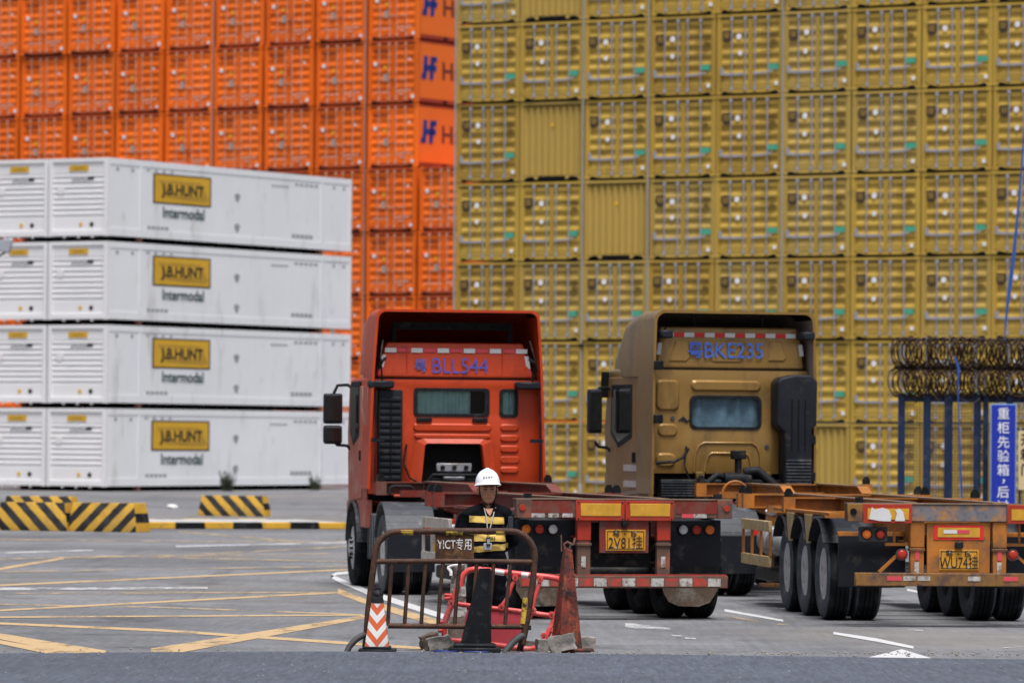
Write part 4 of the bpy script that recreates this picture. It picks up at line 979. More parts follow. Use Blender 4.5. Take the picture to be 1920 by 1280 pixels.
# ------------------------------------------------------------------ tractor units
def tractor(style, loc, rz, label):
    red = style == 'red'
    C = 'red_paint' if red else 'gold_paint'; CD = 'red_dusty' if red else 'gold_paint_dusty'
    o = thing('tractor_unit', label, 'lorry', loc, rz, 'tractor units seen from behind')
    HWD = 1.17
    zseam, ztop = (2.83, 3.76) if red else (3.0, 3.80)
    zbot = 1.16 if red else 1.30
    # cab box (a black sheet at the back paints the inner shade, so openings read deep)
    b = MB(C)
    side = [(.16, zbot), (2.10, zbot - .10), (2.22, zbot + .9), (2.02, zseam), (1.9, zseam + .02), (.16, zseam + .02)]
    b.prism(side, 'x', -HWD, HWD); b.mi[-len(side):] = b.mi[-len(side):]
    cab = b.build('cab', o, bevel=.045, seg=3)
    MB('black').box(-HWD + .02, HWD - .02, .13, .158, zbot + .02, zseam).build('cab_shade_sheet', cab)
    # rear wall with window openings and engine hump
    if red:
        win = rrect(-.555, .455, 2.335, 2.70, .05); win2 = rrect(.615, .85, 2.33, 2.695, .05)
        hump = [(-.46, 1.30), (-.40, 1.93), (-.37, 1.955), (.33, 1.955), (.36, 1.93), (.44, 1.30)]
        holes = [win, win2, hump]; zb = 1.28
    else:
        win = rrect(-.60, .46, 2.19, 2.64, .09); holes = [win]; zb = 1.60
    rw = MB(C); plate(rw, rrect(-HWD, HWD, zb - (.02 if not red else .0) , zseam, .03), holes if not red else [win, win2], .0, .128) if not red else \
        plate(rw, [(-HWD, zb), (-.46, zb), (-.40, 1.93), (-.37, 1.955), (.33, 1.955), (.36, 1.93), (.44, zb), (HWD, zb), (HWD, zseam), (-HWD, zseam)], [win, win2], .0, .128)
    rear = rw.build('rear_wall', cab, bevel=.012, seg=2)
    def window(lp, x0, x1, z0, z1, cm, folds):
        f = MB('rubber_black'); n_ = len(lp); cx, cz = (x0+x1)/2, (z0+z1)/2
        inn = [(cx + (p[0]-cx)*(1 - .045/(x1-x0)*1.4), cz + (p[1]-cz)*(1 - .045/(z1-z0)*1.4)) for p in lp]; out = [(cx + (p[0]-cx)*(1 + .02/(x1-x0)), cz + (p[1]-cz)*(1 + .02/(z1-z0))) for p in lp]
        plate(f, out, [inn], -.012, .012); wf = f.build('window_frame', cab, bevel=.003)
        g = MB('glass' if red else 'glass_dark'); g.add([(p[0], .006, p[1]) for p in inn], [tuple(range(n_))]); g.build('pane', wf, smooth=0)
        c = MB(cm)
        c.grid(lambda u, v: (x0 + (x1-x0)*u, .075 + .022*math.sin(folds*u*6.28 + 1.5*math.sin(u*9)) + .008*noise.noise((u*6, v*3, 1)), z0 + (z1-z0)*v), 60, 6)
        c.build('curtain', wf, smooth=80, norm=False)
    if red:
        window(win, -.555, .22, 2.335, 2.70, 'curtain', 6); 
        window(win2, .615, .85, 2.33, 2.695, 'curtain', 2)
    else: window(win, -.60, .46, 2.19, 2.64, 'curtain_dark', 4)
    def rib(x0, x1, z0, z1, d=.022, r=.04, name='pressed_rib'):
        m_ = MB(C); lp = rrect(x0, x1, z0, z1, min(r, (x1-x0)/2*.98, (z1-z0)/2*.98)); k = len(lp); cx, cz = (x0+x1)/2, (z0+z1)/2
        s1, s2 = 1 - 2*d/(x1-x0), 1 - 2*d/(z1-z0)
        inn = [(cx + (p[0]-cx)*s1, cz + (p[1]-cz)*s2) for p in lp]
        m_.add([(p[0], .002, p[1]) for p in lp] + [(p[0], -d, p[1]) for p in inn], [(i, (i+1) % k, k+(i+1) % k, k+i) for i in range(k)] + [tuple(range(k, 2*k))])
        m_.build(name, rear, smooth=30)
    if red:
        rib(-.57, .50, 2.12, 2.235); rib(-.56, .49, 2.02, 2.10)
        for z0, z1 in ((2.13, 2.235), (1.985, 2.09), (1.84, 1.95), (1.56, 1.66)): rib(.615, .88, z0, z1)
        rib(.62, .89, 1.70, 1.80, .012)
        for x in (-.42, .34): MB('rubber_black').box(x - .105, x + .105, -.035, -.001, 2.255, 2.31).build('bump_stop', rear, bevel=.01)
        h = MB(C); w_ = .075                      # raised surround of the hump
        oo = [(-.62, 1.30), (-.53, 2.0), (-.46, 2.06), (.42, 2.06), (.50, 2.0), (.585, 1.30)]; ii = [(-.47, 1.30), (-.41, 1.94), (-.375, 1.965), (.335, 1.965), (.37, 1.94), (.45, 1.30)]
        for q in range(5): h.add([(oo[q][0], -.0, oo[q][1]), (oo[q+1][0], -.0, oo[q+1][1]), (ii[q+1][0], -.05, ii[q+1][1]), (ii[q][0], -.05, ii[q][1]), (ii[q+1][0], .12, ii[q+1][1]), (ii[q][0], .12, ii[q][1])], [(0, 1, 2, 3), (3, 2, 4, 5)])
        h.build('hump_surround', rear, smooth=30)
        e = MB('black_steel'); e.box(-.32, .30, .05, .30, 1.28, 1.50); e.tube([(-.36, -.02, 1.28), (-.36, -.03, 1.46), (-.30, -.03, 1.54), (.30, -.03, 1.54), (.37, -.03, 1.46), (.37, -.02, 1.28)], .025, 8); e.build('engine_block', o, bevel=.01)
        e = MB('tank_grey'); e.box(-.24, .24, .02, .10, 1.58, 1.70); e.cyl((.02, .0, 1.30), (.02, .0, 1.42), .06); e.cyl((-.15, .05, 1.5), (.15, .05, 1.5), .035); e.build('engine_cover', o, bevel=.015)
        for x in (-.16, .0, .16): MB('black_steel').lathe([(0, -.02), (.03, -.02), (.03, .02), (0, .02)], 10, 'y', (x, .0, 1.64)).build('cover_bolt', o)
        lv = MB('dark_plastic'); lv.box(-1.06, -.73, -.16, -.002, 1.30, 2.68); ai = lv.build('air_intake', o, bevel=.03, seg=2)
        for k in range(15):
            z = 2.58 - k*.088; MB('dark_plastic').prism([(-.162, z), (-.178, z - .012), (-.178, z - .045), (-.162, z - .06)], 'x', -1.04, -.76).build('louvre', ai)
        MB('black').box(-.905, -.885, -.184, -.1785, 1.45, 2.5).build('louvre_spine', ai)
    else:
        rib(-1.15 + .03, -.76, 2.43, 2.86, .03, .08); rib(-1.09, -.78, 2.08, 2.26, .025, .08); rib(-1.12, -.80, 1.66, 1.86, .03, .09); rib(-.60, .46, 2.70, 2.86, .03, .07); [MB(C).tube([(-a_, -.004, 1.60), (-a_*.95, -.004, z_ - .14), (-a_*.86, -.004, z_ - .04), (-a_*.72, -.004, z_), (a_*.60, -.004, z_), (a_*.74, -.004, z_ - .04), (a_*.82, -.004, z_ - .14), (a_*.87, -.004, 1.60)], .016, 8).build('pressed_rib', rear, smooth=60) for a_, z_ in ((.54, 2.0), (.38, 1.86))]
        for x, z in ((.55, 1.95), (-.86, 2.33)): MB('dark_grey_plastic').lathe([(0, -.012), (.03, -.012), (.035, -.001), (0, -.001)], 12, 'y', (x, 0, z)).build('grommet', rear)
        d = MB('dark_plastic'); d.prism([(-.78, 2.30), (-.70, 2.36), (-.64, 2.30), (-.60, 2.33), (-.64, 2.27), (-.72, 2.30)], 'y', -.012, -.001); d.build('scrape', rear)
        lv = MB('dark_plastic'); lv.prism([(.60, 2.25), (.66, 2.18), (.72, 2.15), (.72, 1.30), (1.13, 1.30), (1.13, 2.20), (1.20, 2.25), (1.21, 2.86), (1.10, 2.94), (.86, 2.94), (.66, 2.90), (.60, 2.84)], 'y', -.30, -.002); ai = lv.build('air_intake', o, bevel=.04, seg=3)
        for x in (.82, .92, 1.02): MB('black').box(x - .008, x + .008, -.308, -.3005, 1.9, 2.6).build('intake_rib', ai)
        for k in range(9): MB('dark_grey_plastic').box(.74, 1.11, -.312, -.2995, 1.40 + .045*k, 1.42 + .045*k).build('intake_louvre', ai)
        e = MB('black_steel'); e.cyl((.02, -.30, 1.48), (.02, -.30, 1.80), .05); e.box(-.08, .12, -.36, -.24, 1.78, 1.90); e.cyl((-.2, -.3, 1.50), (.2, -.3, 1.5), .10); e.tube([(.1, -.3, 1.6), (.3, -.34, 1.62), (.5, -.4, 1.45), (.6, -.5, 1.30)], .07, 10); e.tube([(-.1, -.3, 1.5), (-.3, -.3, 1.56), (-.45, -.36, 1.46), (-.5, -.4, 1.2)], .05, 10); e.build('exhaust_stack', o, bevel=.01)
        e = MB('black_steel'); e.box(-1.05, 1.05, -.1, .3, 1.22, 1.50); e.build('engine_shroud', o, bevel=.02)
        for k in range(6): MB('dark_grey_plastic').box(-1.06, -.55, -.13, -.101, 1.27 + .036*k, 1.285 + .036*k).build('shroud_louvre', o)
        for x in (-.45, .55): MB('gold_dark').box(x - .06, x + .06, -.04, .05, 1.48, 1.60).build('cab_mount', o, bevel=.01)
    MB('black').box(-HWD + .01, HWD - .01, -.004, .12, zseam - .002, zseam + .012).build('roof_seam', rear, smooth=0)
    # raised roof panel
    zr = 3.32 if red else 3.585
    rp = MB(C); wb, wt = (1.06, .93) if red else (1.10, 1.04)
    V = []
    for y, kk in ((.0, 1), (.10, 1), (1.75, .97)):
        V += [(-wb*kk, y, zseam + .012), (wb*kk, y, zseam + .012), (wb*kk if y > 0 else wb, y, zseam + .08), ((wt)*kk, y + (.04 if y == 0 else 0), zr), (-(wt)*kk, y + (.04 if y == 0 else 0), zr), (-wb*kk, y, zseam + .08)]
    F = [(0, 1, 2, 3, 4, 5), (17, 16, 15, 14, 13, 12)]
    for r_ in (0, 6): F += [(r_+i, r_+(i+1) % 6, r_+6+(i+1) % 6, r_+6+i) for i in range(6)]
    rp.add(V, F); roof = rp.build('roof', o, bevel=.035, seg=3)
    if red:
        MB('red_paint').box(-.66, -.65, -.004, .03, zseam + .03, zr - .06).build('panel_crease', roof); MB('red_paint').box(.64, .65, -.004, .03, zseam + .03, zr - .06).build('panel_crease', roof)
        for k in range(6): MB('reflect_white').box(-.90 + .357*k - .055 - (.0), -.90 + .357*k + .155 - .055, -.004 + .03*.0 + .020, .034, 3.185, 3.245).build('reflective_tape', roof, smooth=0)
        for k in range(5): MB('reflect_pink').box(-.90 + .357*k + .115, -.90 + .357*k + .285, .019, .033, 3.19, 3.24).build('reflective_tape', roof, smooth=0)
        for sx in (-1, 1):
            MB('reflect_white').add([(sx*a, .012, b2) for a, b2 in ((.945, 3.15), (1.0, 3.15), (1.03, 2.98), (.975, 2.98))], [(0, 1, 2, 3)]).build('reflective_tape', roof, smooth=0)
            MB('reflect_pink').add([(sx*a, .004, b2) for a, b2 in ((.98, 2.96), (1.03, 2.96), (1.045, 2.86), (.995, 2.86))], [(0, 1, 2, 3)]).build('reflective_tape', roof, smooth=0)
        # number, hand-stencilled with mixed strokes
        link('number_lettering', text_mesh('粤', .20, .0, 'number_blue2', sx=.95), roof, (-.47, -.006, 3.0)); link('number_lettering', text_mesh('BLL544', .30, -.003, 'number_blue', sx=.86), roof, (.06, -.006, 3.0))
    else:
        rib2 = lambda x0, x1, z0, z1: None
        for k in range(13):
            x = -.99 + .152*k
            if k == 12: x1_ = x + .12
            MB('reflect_white' if k % 2 == 0 else 'reflect_red').box(x, x + .148, -.0 + .018, .034, 3.445, 3.505).build('reflective_tape', roof, smooth=0)
        for sx in (-1, 1):
            MB('reflect_white').add([(sx*a, .008, b2) for a, b2 in ((1.02, 3.36), (1.08, 3.36), (1.10, 3.20), (1.04, 3.20))], [(0, 1, 2, 3)]).build('reflective_tape', roof, smooth=0)
        for lp in ([(-.93, 3.10), (-.66, 3.10), (-.60, 3.16), (-.62, 3.40), (-.82, 3.40)], [(-.28, 3.10), (.15, 3.10), (.22, 3.18), (.22, 3.40), (-.32, 3.40), (-.34, 3.18)], [(.56, 3.12), (.80, 3.12), (.84, 3.16), (.76, 3.40), (.58, 3.40)]):
            m_ = MB(C); k = len(lp); cx = sum(p[0] for p in lp)/k; cz = sum(p[1] for p in lp)/k
            yb = lambda z: .0 + .04*(z - zseam - .08)/(zr - zseam - .08)
            inn = [(cx + (p[0]-cx)*.86, cz + (p[1]-cz)*.84) for p in lp]
            m_.add([(p[0], yb(p[1]) - .001, p[1]) for p in lp] + [(p[0], yb(p[1]) - .016, p[1]) for p in inn], [(i, (i+1) % k, k+(i+1) % k, k+i) for i in range(k)] + [tuple(range(k, 2*k))]); m_.build('pressed_rib', roof, smooth=20)
        link('number_lettering', text_mesh('粤', .235, .004, 'number_blue', sx=1.0), roof, (-.53, -.022, 3.255)); link('number_lettering', text_mesh('BKE235', .30, .001, 'number_blue2', sx=.95), roof, (.04, -.022, 3.255))
    # wind deflector: open-backed shell over roof and side wings
    yb_ = -.24 if red else -.20
    sh = MB(C); t = .035
    xo = lambda z: (1.215 - .10*max(0, (z - 2.0)/1.7)) if red else (1.235 - .035*max(0, (z - 2.0)/1.8))
    rc = .10 if red else .13
    def section(y, ztp, inset):
        out = [(-xo(1.35) + inset, 1.35 if red else 1.30), (-xo(2.9) + inset, 2.9)]
        xt = xo(ztp) - inset; 
        out += [(-xt + rc*(1-math.cos(R(a))), ztp - rc + rc*math.sin(R(a))) for a in (0, 25, 50, 75, 90)]
        out += [(-p[0], p[1]) for p in reversed(out)]
        return [(p[0], y, p[1]) for p in out]
    secs = [(yb_, ztop, 0), (.5, ztop, 0), (1.2, ztop - .12, .02), (1.9, zseam + .22, .10)]
    S = [section(*q) for q in secs]; k = len(S[0]); Vv = []; Ff = []
    for q in S: Vv += q
    nsec = len(S); wing = [i for i in range(k)]
    for r_ in range(nsec-1):
        for i in range(k-1):
            if r_ > 0 and (i == 0 or i == k-2): continue
            Ff.append((r_*k+i, r_*k+i+1, (r_+1)*k+i+1, (r_+1)*k+i))
    sh.add(Vv, Ff)
    # inner skin
    S2 = [[(p[0]*(1 - t/1.2), p[1], p[2] - (t if p[2] > 3.0 else 0)) for p in q] for q in S]; V2 = []
    for q in S2: V2 += q
    top = [f for f in Ff if min(V2[i][2] for i in f) > ztop - .13]; low = [f for f in Ff if f not in top]
    sh.mat('black_steel'); sh.add(V2, [tuple(reversed(f)) for f in top]); sh.mat('net' if not red else C); sh.add(V2, [tuple(reversed(f)) for f in low]); sh.mat(C)
    e0 = S[0]; e1 = S2[0]
    sh.add(e0 + e1, [(i, i+1, k+i+1, k+i) for i in range(k-1)])
    shell = sh.build('wind_deflector', o, smooth=50, norm=False)
    if red:
        br = MB('black_steel'); br.box(-.82, .82, .30, .36, 3.50, 3.60); br.box(-.82, -.76, .30, .36, 3.33, 3.50); br.box(.76, .82, .30, .36, 3.33, 3.50); br.build('deflector_bracket', shell)
        for x in (-.55, -.3, 0, .3, .55): MB('black').lathe([(0, -.01), (.02, -.01), (.02, .0), (0, 0)], 8, 'y', (x, .298, 3.55)).build('bracket_hole', shell)
        for sx in (-1, 1):
            MB('black_steel').tube([(sx*1.0, -.1, 3.35), (sx*1.05, -.25, 3.1), (sx*1.02, -.2, 2.8)], .012, 6).build('stay_rod', shell); MB('dark_plastic').box(sx*1.0 - .20, sx*1.0 + .14, -.25, -.02, 2.70, 2.80).build('deflector_hinge', shell, bevel=.02)
            MB('black_steel').tube([(sx*1.08, -.22, 2.95), (sx*1.03, -.28, 3.06), (sx*.98, -.2, 3.10)], .02, 6).build('stay_rod', shell)
            MB('black_steel').tube([(sx*1.10, -.3, 2.66), (sx*1.12, -.32, 2.0), (sx*1.12, -.3, 1.4)], .012, 6).build('cable', shell); MB('dark_plastic').box(sx*1.08 - .09, sx*1.08 + .08, -.3, -.24, 1.98, 2.03).build('catch', shell)
        MB('red_paint').box(.62, .92, .1, .3, 1.60 - .3, 1.42 - .0).build('rear_step', o)
    else:
        for sx in (-1, 1):
            for z in (2.05, 1.55) if sx > 0 else (3.05, 2.32): MB('black_steel').box(sx*1.14 - .07, sx*1.14 + .05, -.28, -.12, z - .06, z + .06).build('wing_bracket', shell, bevel=.01)
            MB('dark_plastic').box(sx*1.06 - .06, sx*1.06 + .12, -.26, -.05, 3.42, 3.53).build('deflector_hinge', shell, bevel=.02)
            MB('black_steel').tube([(sx*.5, .1, 3.6), (sx*.52, .12, 3.70), (sx*.5, .1, 3.76)], .018, 6).build('stay_rod', shell)
            MB('black_steel').tube([(sx*1.0, -.03, 3.42), (sx*.98, -.03, 3.58)], .015, 6).build('stay_rod', shell)
        MB('black_steel').tube([(-1.18, -.24, 1.72), (-.95, -.34, 1.74), (-.82, -.36, 1.80), (-.74, -.36, 1.92)], .022, 8).build('hose_arm', o)
    # sides: door skin, window, handle, steps, mirror
    for sx in (-1, 1):
        X = sx*(HWD + .004)
        def sidep(m_, pts, d, nm, par): 
            q = MB(m_); q.prism([(a, c) for a, c in pts], 'x', X, X + sx*d); return q.build(nm, par, bevel=.008)
        dr = sidep(CD, [(.55, zbot + .06), (1.98, zbot - .02), (2.10, zbot + .95), (1.93, zseam - .10), (.55, zseam - .10)], .018, 'door', o)
        sidep(CD, [(.06, zbot + .06), (.51, zbot + .06), (.51, zseam - .10), (.06, zseam - .10)], .012, 'side_panel', o)
        sidep('rubber_black', [(.82, 2.06), (1.45, 1.92), (1.82, 2.12), (1.78, 2.80), (.82, 2.80)], .024, 'window_frame', dr)
        sidep('mirror_glass' if False else 'dark_plastic', [(.87, 2.11), (1.44, 1.98), (1.77, 2.15), (1.73, 2.75), (.87, 2.75)], .026, 'window_seal', dr)
        gq = MB('glass_dark'); gq.add([(X + sx*.030, a, c) for a, c in ((.88, 2.12), (1.43, 2.0), (1.75, 2.16), (1.72, 2.74), (.88, 2.74))], [(0, 1, 2, 3, 4)]); gq.build('pane', dr, smooth=0)
        sidep('black', [(.66, 1.72), (.80, 1.72), (.80, 1.86), (.66, 1.86)], .03, 'door_handle', dr)
        if not red:
            MB('number_blue2').box(X + sx*.019 - .001, X + sx*.019 + .003, .68, 1.3, zseam - .0, zseam + .0).v
            for zz in (1.60, 1.38): MB('pale_print').box(min(X + sx*.019, X + sx*.022), max(X + sx*.019, X + sx*.022), .62, 1.2, zz, zz + .09).build('door_print', dr, smooth=0)
            link('roof_lettering', text_mesh('粤BKE235', .2, .004, 'number_blue2'), o, (sx*1.07 + sx*.035, .72, zseam + .38), (0, 0, R(-90)*(-sx) if sx > 0 else R(-90)))
        # mirror on two arms, forward of the door
        m_ = MB('black_steel'); xm = (-1.43 if red else -1.42) if sx < 0 else 1.30; ym = 1.86
        m_.tube([(sx*1.17, ym, 2.72), (sx*1.23, ym, 2.76), (sx*1.30 if sx > 0 else xm + .06, ym, 2.75), (xm, ym, 2.62)], .022, 8); ma = m_.build('mirror_arm', o); m_ = MB('black_steel'); m_.tube([(sx*1.17, ym, 1.86), (sx*1.23, ym, 1.92), (sx*1.30 if sx > 0 else xm + .06, ym, 1.93), (xm, ym, 2.0)], .022, 8); m_.build('mirror_arm', o)
        h = MB('dark_plastic'); h.box(xm - (.13 if red else .10), xm + (.13 if red else .10), ym - .05, ym + .10, 2.22 if red else 2.12, 2.64 if red else 2.74); mh = h.build('mirror_housing', ma, bevel=.04, seg=3); MB('mirror_glass').box(xm - (.10 if red else .075), xm + (.10 if red else .075), ym - .058, ym - .052, 2.26 if red else 2.17, 2.60 if red else 2.69).build('mirror', mh)
        if not red: MB('black').prism([(1.95, 2.62), (2.02, 2.62), (1.96, 2.98)], 'x', X, X + sx*.12).build('visor', o)
        if red: h = MB('dark_plastic'); h.box(xm - .13, xm + .13, ym - .05, ym + .10, 1.94, 2.20); mh = h.build('mirror_housing', ma, bevel=.05, seg=3); MB('mirror_glass').box(xm - .10, xm + .10, ym - .058, ym - .052, 1.98, 2.16).build('mirror', mh)
        # lower body: step panel and front mudguard
        a = MB('dark_grey_plastic'); pts = arc((1.42, TYRE_R), .64, 8, 172, 14, 'yz')
        for p, q_ in zip(pts, pts[1:]): a.bar((sx*1.02, p[1], p[2]), (sx*1.02, q_[1], q_[2]), .40, .035, (0, 0, 1))
        a.build('front_mudguard', o, smooth=60)
        MB(CD).prism([(.10, .82), (.72, .82), (.80, .98), (1.0, 1.13), (1.42, 1.20), (.10, zbot + .04)], 'x', sx*1.10, sx*1.18).build('rear_skirt', o, bevel=.01)
        MB(CD).prism([(2.0, .55), (2.25, .55), (2.25, zbot), (1.9, zbot), (2.0, .98)], 'x', sx*1.05, sx*1.18).build('step_panel', o, bevel=.01)
    MB(C).box(-1.14, 1.14, 2.14, 2.28, .50, zbot + .3).build('front_panel', o, bevel=.03)
    # windscreen side front
    MB('dark_plastic').box(-1.05, 1.05, 2.16, 2.235, 1.95, 2.75).build('windscreen', cab, bevel=.02)
    # chassis
    for sx in (-1, 1): MB('black_steel').box(sx*.43 - .04, sx*.43 + .04, -3.35, 2.1, .72, 1.0).build('frame_rail', o, bevel=.008)
    for y in (-3.3, -2.4, -1.0, .2, 1.6): MB('black_steel').box(-.39, .39, y - .05, y + .05, .78, .94).build('cross_member', o)
    fw = MB('black_steel'); fw.lathe([(0, 0), (.46, 0), (.48, .02), (.48, .06), (.44, .075), (0, .075)], 24, 'z', (0, -1.75, 1.10)); fw.box(-.5, .5, -1.95, -1.55, 1.0, 1.10); fw.build('fifth_wheel', o)
    MB('black_steel').box(-1.0, 1.0, -.9, .1, .62, 1.12).build('gearbox', o, bevel=.05)
    MB('black_steel').cyl((-.95, 1.42, TYRE_R), (.95, 1.42, TYRE_R), .07).build('front_axle', o)
    ya = -1.9 if red else -2.5
    if not red: o.scale = (.965, 1, 1)
    MB('black_steel').cyl((-.9, ya, TYRE_R), (.9, ya, TYRE_R), .09).build('drive_axle', o); MB('black_steel').ell((0, ya, TYRE_R), (.22, .26, .24), 14, 8).build('differential', o)
    for sx in (-1, 1):
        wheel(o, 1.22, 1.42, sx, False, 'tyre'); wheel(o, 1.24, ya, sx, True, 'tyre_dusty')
        a = MB('dark_grey_plastic'); pts = arc((ya, TYRE_R), .66, 18, 162, 14, 'yz')
        for p, q_ in zip(pts, pts[1:]): a.bar((sx*.93, p[1], p[2]), (sx*.93, q_[1], q_[2]), .64, .03, (0, 0, 1))
        a.build('rear_mudguard', o, smooth=60)
        MB('dark_plastic').box(sx*.93 - .30, sx*.93 + .31, ya - .66, ya - .635, .30, .80).build('mud_flap', o, bevel=.006)
        for zz, dx in ((1.13, -.12), (1.08, .05), (1.13, .2)): MB('black').box(sx*.93 + dx - .05, sx*.93 + dx + .05, ya - .36, ya - .28, zz - .14, zz - .11).build('guard_vent', o)
        tk = MB('tank_grey')                       # ribbed fuel tank
        tk.prism(rrect(-.92, .42, .42, 1.0, .12), 'x', sx*.62, sx*1.12); tko = tk.build('fuel_tank', o, bevel=.03, seg=2)
        for y in (-.75, -.5, -.25, 0, .25): MB('dark_grey_plastic').prism(rrect(y - .04, y + .04, .40, 1.02, .03), 'x', sx*.63, sx*1.135).build('tank_strap', tko)
    hs_ = [('hose_blue', -.25), ('trailer_red_bright', -.10), ('black', .06), ('kerb_yellow', .20)]
    for k, (hm_, hx) in enumerate(hs_):                       # air and electric lines looping back to the trailer
        pts = []
        for q in range(40):
            u = q/39; yy = -.12 - 1.0*u; zz = 1.36 - .30*math.sin(u*math.pi) + .08*u; cr = .035 if k != 2 else .02
            pts.append((hx + .1*u + cr*math.cos(q*2.1), yy, zz + cr*math.sin(q*2.1)))
        MB(hm_).tube(pts, .011, 6).build('air_line', o, smooth=60)
    MB('black_steel').tube([(-.66, -.03, 1.95), (-.70, -.06, 1.7), (-.62, -.05, 1.5), (-.48, -.10, 1.42), (-.30, -.2, 1.30)], .014, 6).build('cable', o)
    lamp_y = -3.36
    for sx in (-1, 1): MB('reflect_red').box(sx*.7 - .16, sx*.7 + .16, lamp_y - .04, lamp_y, .80, .90).build('tail_lamp', o, bevel=.01)
    if red: MB('trailer_red_bright').cyl((-1.0, -1.35, 1.27), (-.30, -1.35, 1.27), .02, n=8).build('air_line_rail', o)
    return o

red_cab = px(852, 900, 66.2); red_cab.z = 0
rear_red = px(1170, 1100, 55.4); rear_red.z = 0
tractor('red', red_cab, R(9), 'red orange tractor unit with number BLL544 on its roof panel')
kp = red_cab + Vector((math.sin(R(9)), -math.cos(R(9)), 0))*1.75
d = kp - rear_red
trailer('red', rear_red, math.atan2(-d.x, d.y), d.length + .75, 'worn red skeletal trailer with yellow plate 2V81 at its rear')
gold_cab = px(1368, 900, 67.3); gold_cab.z = 0
rear_gold = px(1797, 1100, 54.0); rear_gold.z = 0
tractor('gold', gold_cab, R(16), 'gold tractor unit with number BKE235 on its roof panel')
kp = gold_cab + Vector((math.sin(R(16)), -math.cos(R(16)), 0))*1.75
d = kp - rear_gold
trailer('gold', rear_gold, R(5.8), d.length + .75, 'rusty orange skeletal trailer with yellow plate WU74 at its rear')
# ================================================================== blue fence with razor wire and sign on the right
FD = 92.0; fs = FPX/FD
f0 = px(1682, 900, FD); f0.z = 0
fen = thing('palisade_fence', 'dark blue post fence topped with two coils of rusty razor wire', 'fence', f0)
FX = lambda x: (px(x, 800, FD) - f0).x
for xx, w_, zt in ((1690, .13, 3.2), (1738, .14, 3.3), (1778, .155, 3.15), (1832, .13, 3.28), (1848, .10, 2.75), (1893, .13, 3.2), (1950, .14, 3.2), (2010, .14, 3.2)):
    X = FX(xx); b = MB('fence_blue'); b.box(X - w_/2, X + w_/2, -.05, .05, 0, 2.93); p_ = b.build('post', fen, bevel=.008)
    MB('pole_grey').bar((X - .01, -.0, 2.93), (X - .03, -.0, zt + .70), .035, .035, (0, 1, 0)).build('wire_stake', p_)
MB('fence_blue').box(FX(1684), FX(2040), .052, .10, 2.78, 2.88).build('top_rail', fen, bevel=.006)
MB('fence_blue').box(FX(1684), FX(2040), .052, .10, .30, .38).build('bottom_rail', fen, bevel=.006)
mw = MB('mesh_wire')
x = FX(1690)
while x < FX(2040): mw.box(x - .0045, x + .0045, .105, .1095, .1, 2.7); x += .06
z = .12
while z < 2.7: mw.box(FX(1690), FX(2040), .110, .1145, z - .0045, z + .0045); z += .06
tag(mw.build('wire_mesh', fen, smooth=0), kind='stuff')
for zc in (3.15, 3.70):
    rz_ = MB('razor'); x0, x1 = FX(1682) - .06, FX(2040); n_ = 42; pts = []
    rr = random.Random(int(zc*100))
    for k in range(n_*16):
        a = 2*math.pi*k/16; u = k/(n_*16)
        wob = 1 + .10*noise.noise((u*40, zc, 0)) + .05*math.sin(a*.5 + 3*u)
        pts.append((x0 + .05 + (x1 - x0)*u + (.20 + .06*noise.noise((u*25, 7, zc)))*math.cos(a) + .03*noise.noise((u*60, 3, zc)), .2*math.cos(a)*wob, zc + .272*math.sin(a)*wob))
    rz_.tube(pts, .015, 4)
    pts2 = [(x0 + (x1 - x0)*(k/(30*14)) + .05 - .18*math.cos(2*math.pi*k/14 + 1), .22*math.cos(2*math.pi*k/14 + 1), zc + .245*math.sin(2*math.pi*k/14 + 1)) for k in range(30*14)]
    rz_.tube(pts2, .012, 4)
    for k in range(0, len(pts), 2):
        p = Vector(pts[k]); q = Vector((rr.uniform(-1, 1), rr.uniform(-1, 1), rr.uniform(-1, 1))).normalized()*.035
        s_ = q.orthogonal().normalized()*.010; rz_.add([p - q, p + s_, p + q, p - s_], [(0, 1, 2, 3)])
    for zz in (zc - .262, zc + .262): rz_.tube([(x0 + (x1-x0)*k/20, -.02, zz + .014*math.sin(k*1.7)) for k in range(21)], .020, 5)
    for k in range(16):                          # sagging, tangled loose loops
        cx_, cz_, r0_ = rr.uniform(x0 + .2, x1), zc + rr.uniform(-.10, .06), rr.uniform(.17, .29); tl, ph_ = rr.uniform(.3, 1.0), rr.uniform(0, 6)
        rz_.tube([(cx_ + r0_*tl*math.cos(2*math.pi*q/18 + ph_) + .02*q/18, .2*math.sin(2*math.pi*q/18), cz_ + r0_*math.sin(2*math.pi*q/18 + ph_*.2) - .03*math.sin(math.pi*q/18)) for q in range(20)], .008, 4)
    tag(rz_.build('razor_wire_coil', fen, smooth=60, norm=False), kind='stuff')
p = px(1800, 800, FD - .4); rp_ = MB('rope_blue')
sg = [px(1790, 668, FD-.3), px(1797, 690, FD-.3), px(1796, 730, FD-.3), px(1798, 800, FD-.3), px(1800, 850, FD-.3), px(1802, 900, FD-.3), px(1803, 936, FD-.3)]
base_ = Vector((sg[-1].x, sg[-1].y, 0))
rp_.tube([q - base_ for q in sg] + [Vector((0, 0, .0))], [.02, .03, .014, .012, .018, .022, .016, .008], 8); o = rp_.build('blue_strap', loc=base_); tag(o, 'loose light blue strap hanging on the fence beside the blue sign', 'strap')
sg = [(1940, 60), (1921, 250), (1915, 330), (1908, 410), (1902, 470), (1895, 530), (1889, 575), (1885, 612), (1884, 640)]
q0 = px(1884, 640, FD - .35); mb = MB('rope_blue'); wd = [.012, .022, .03, .045, .07, .075, .05, .025, .012]; V = []
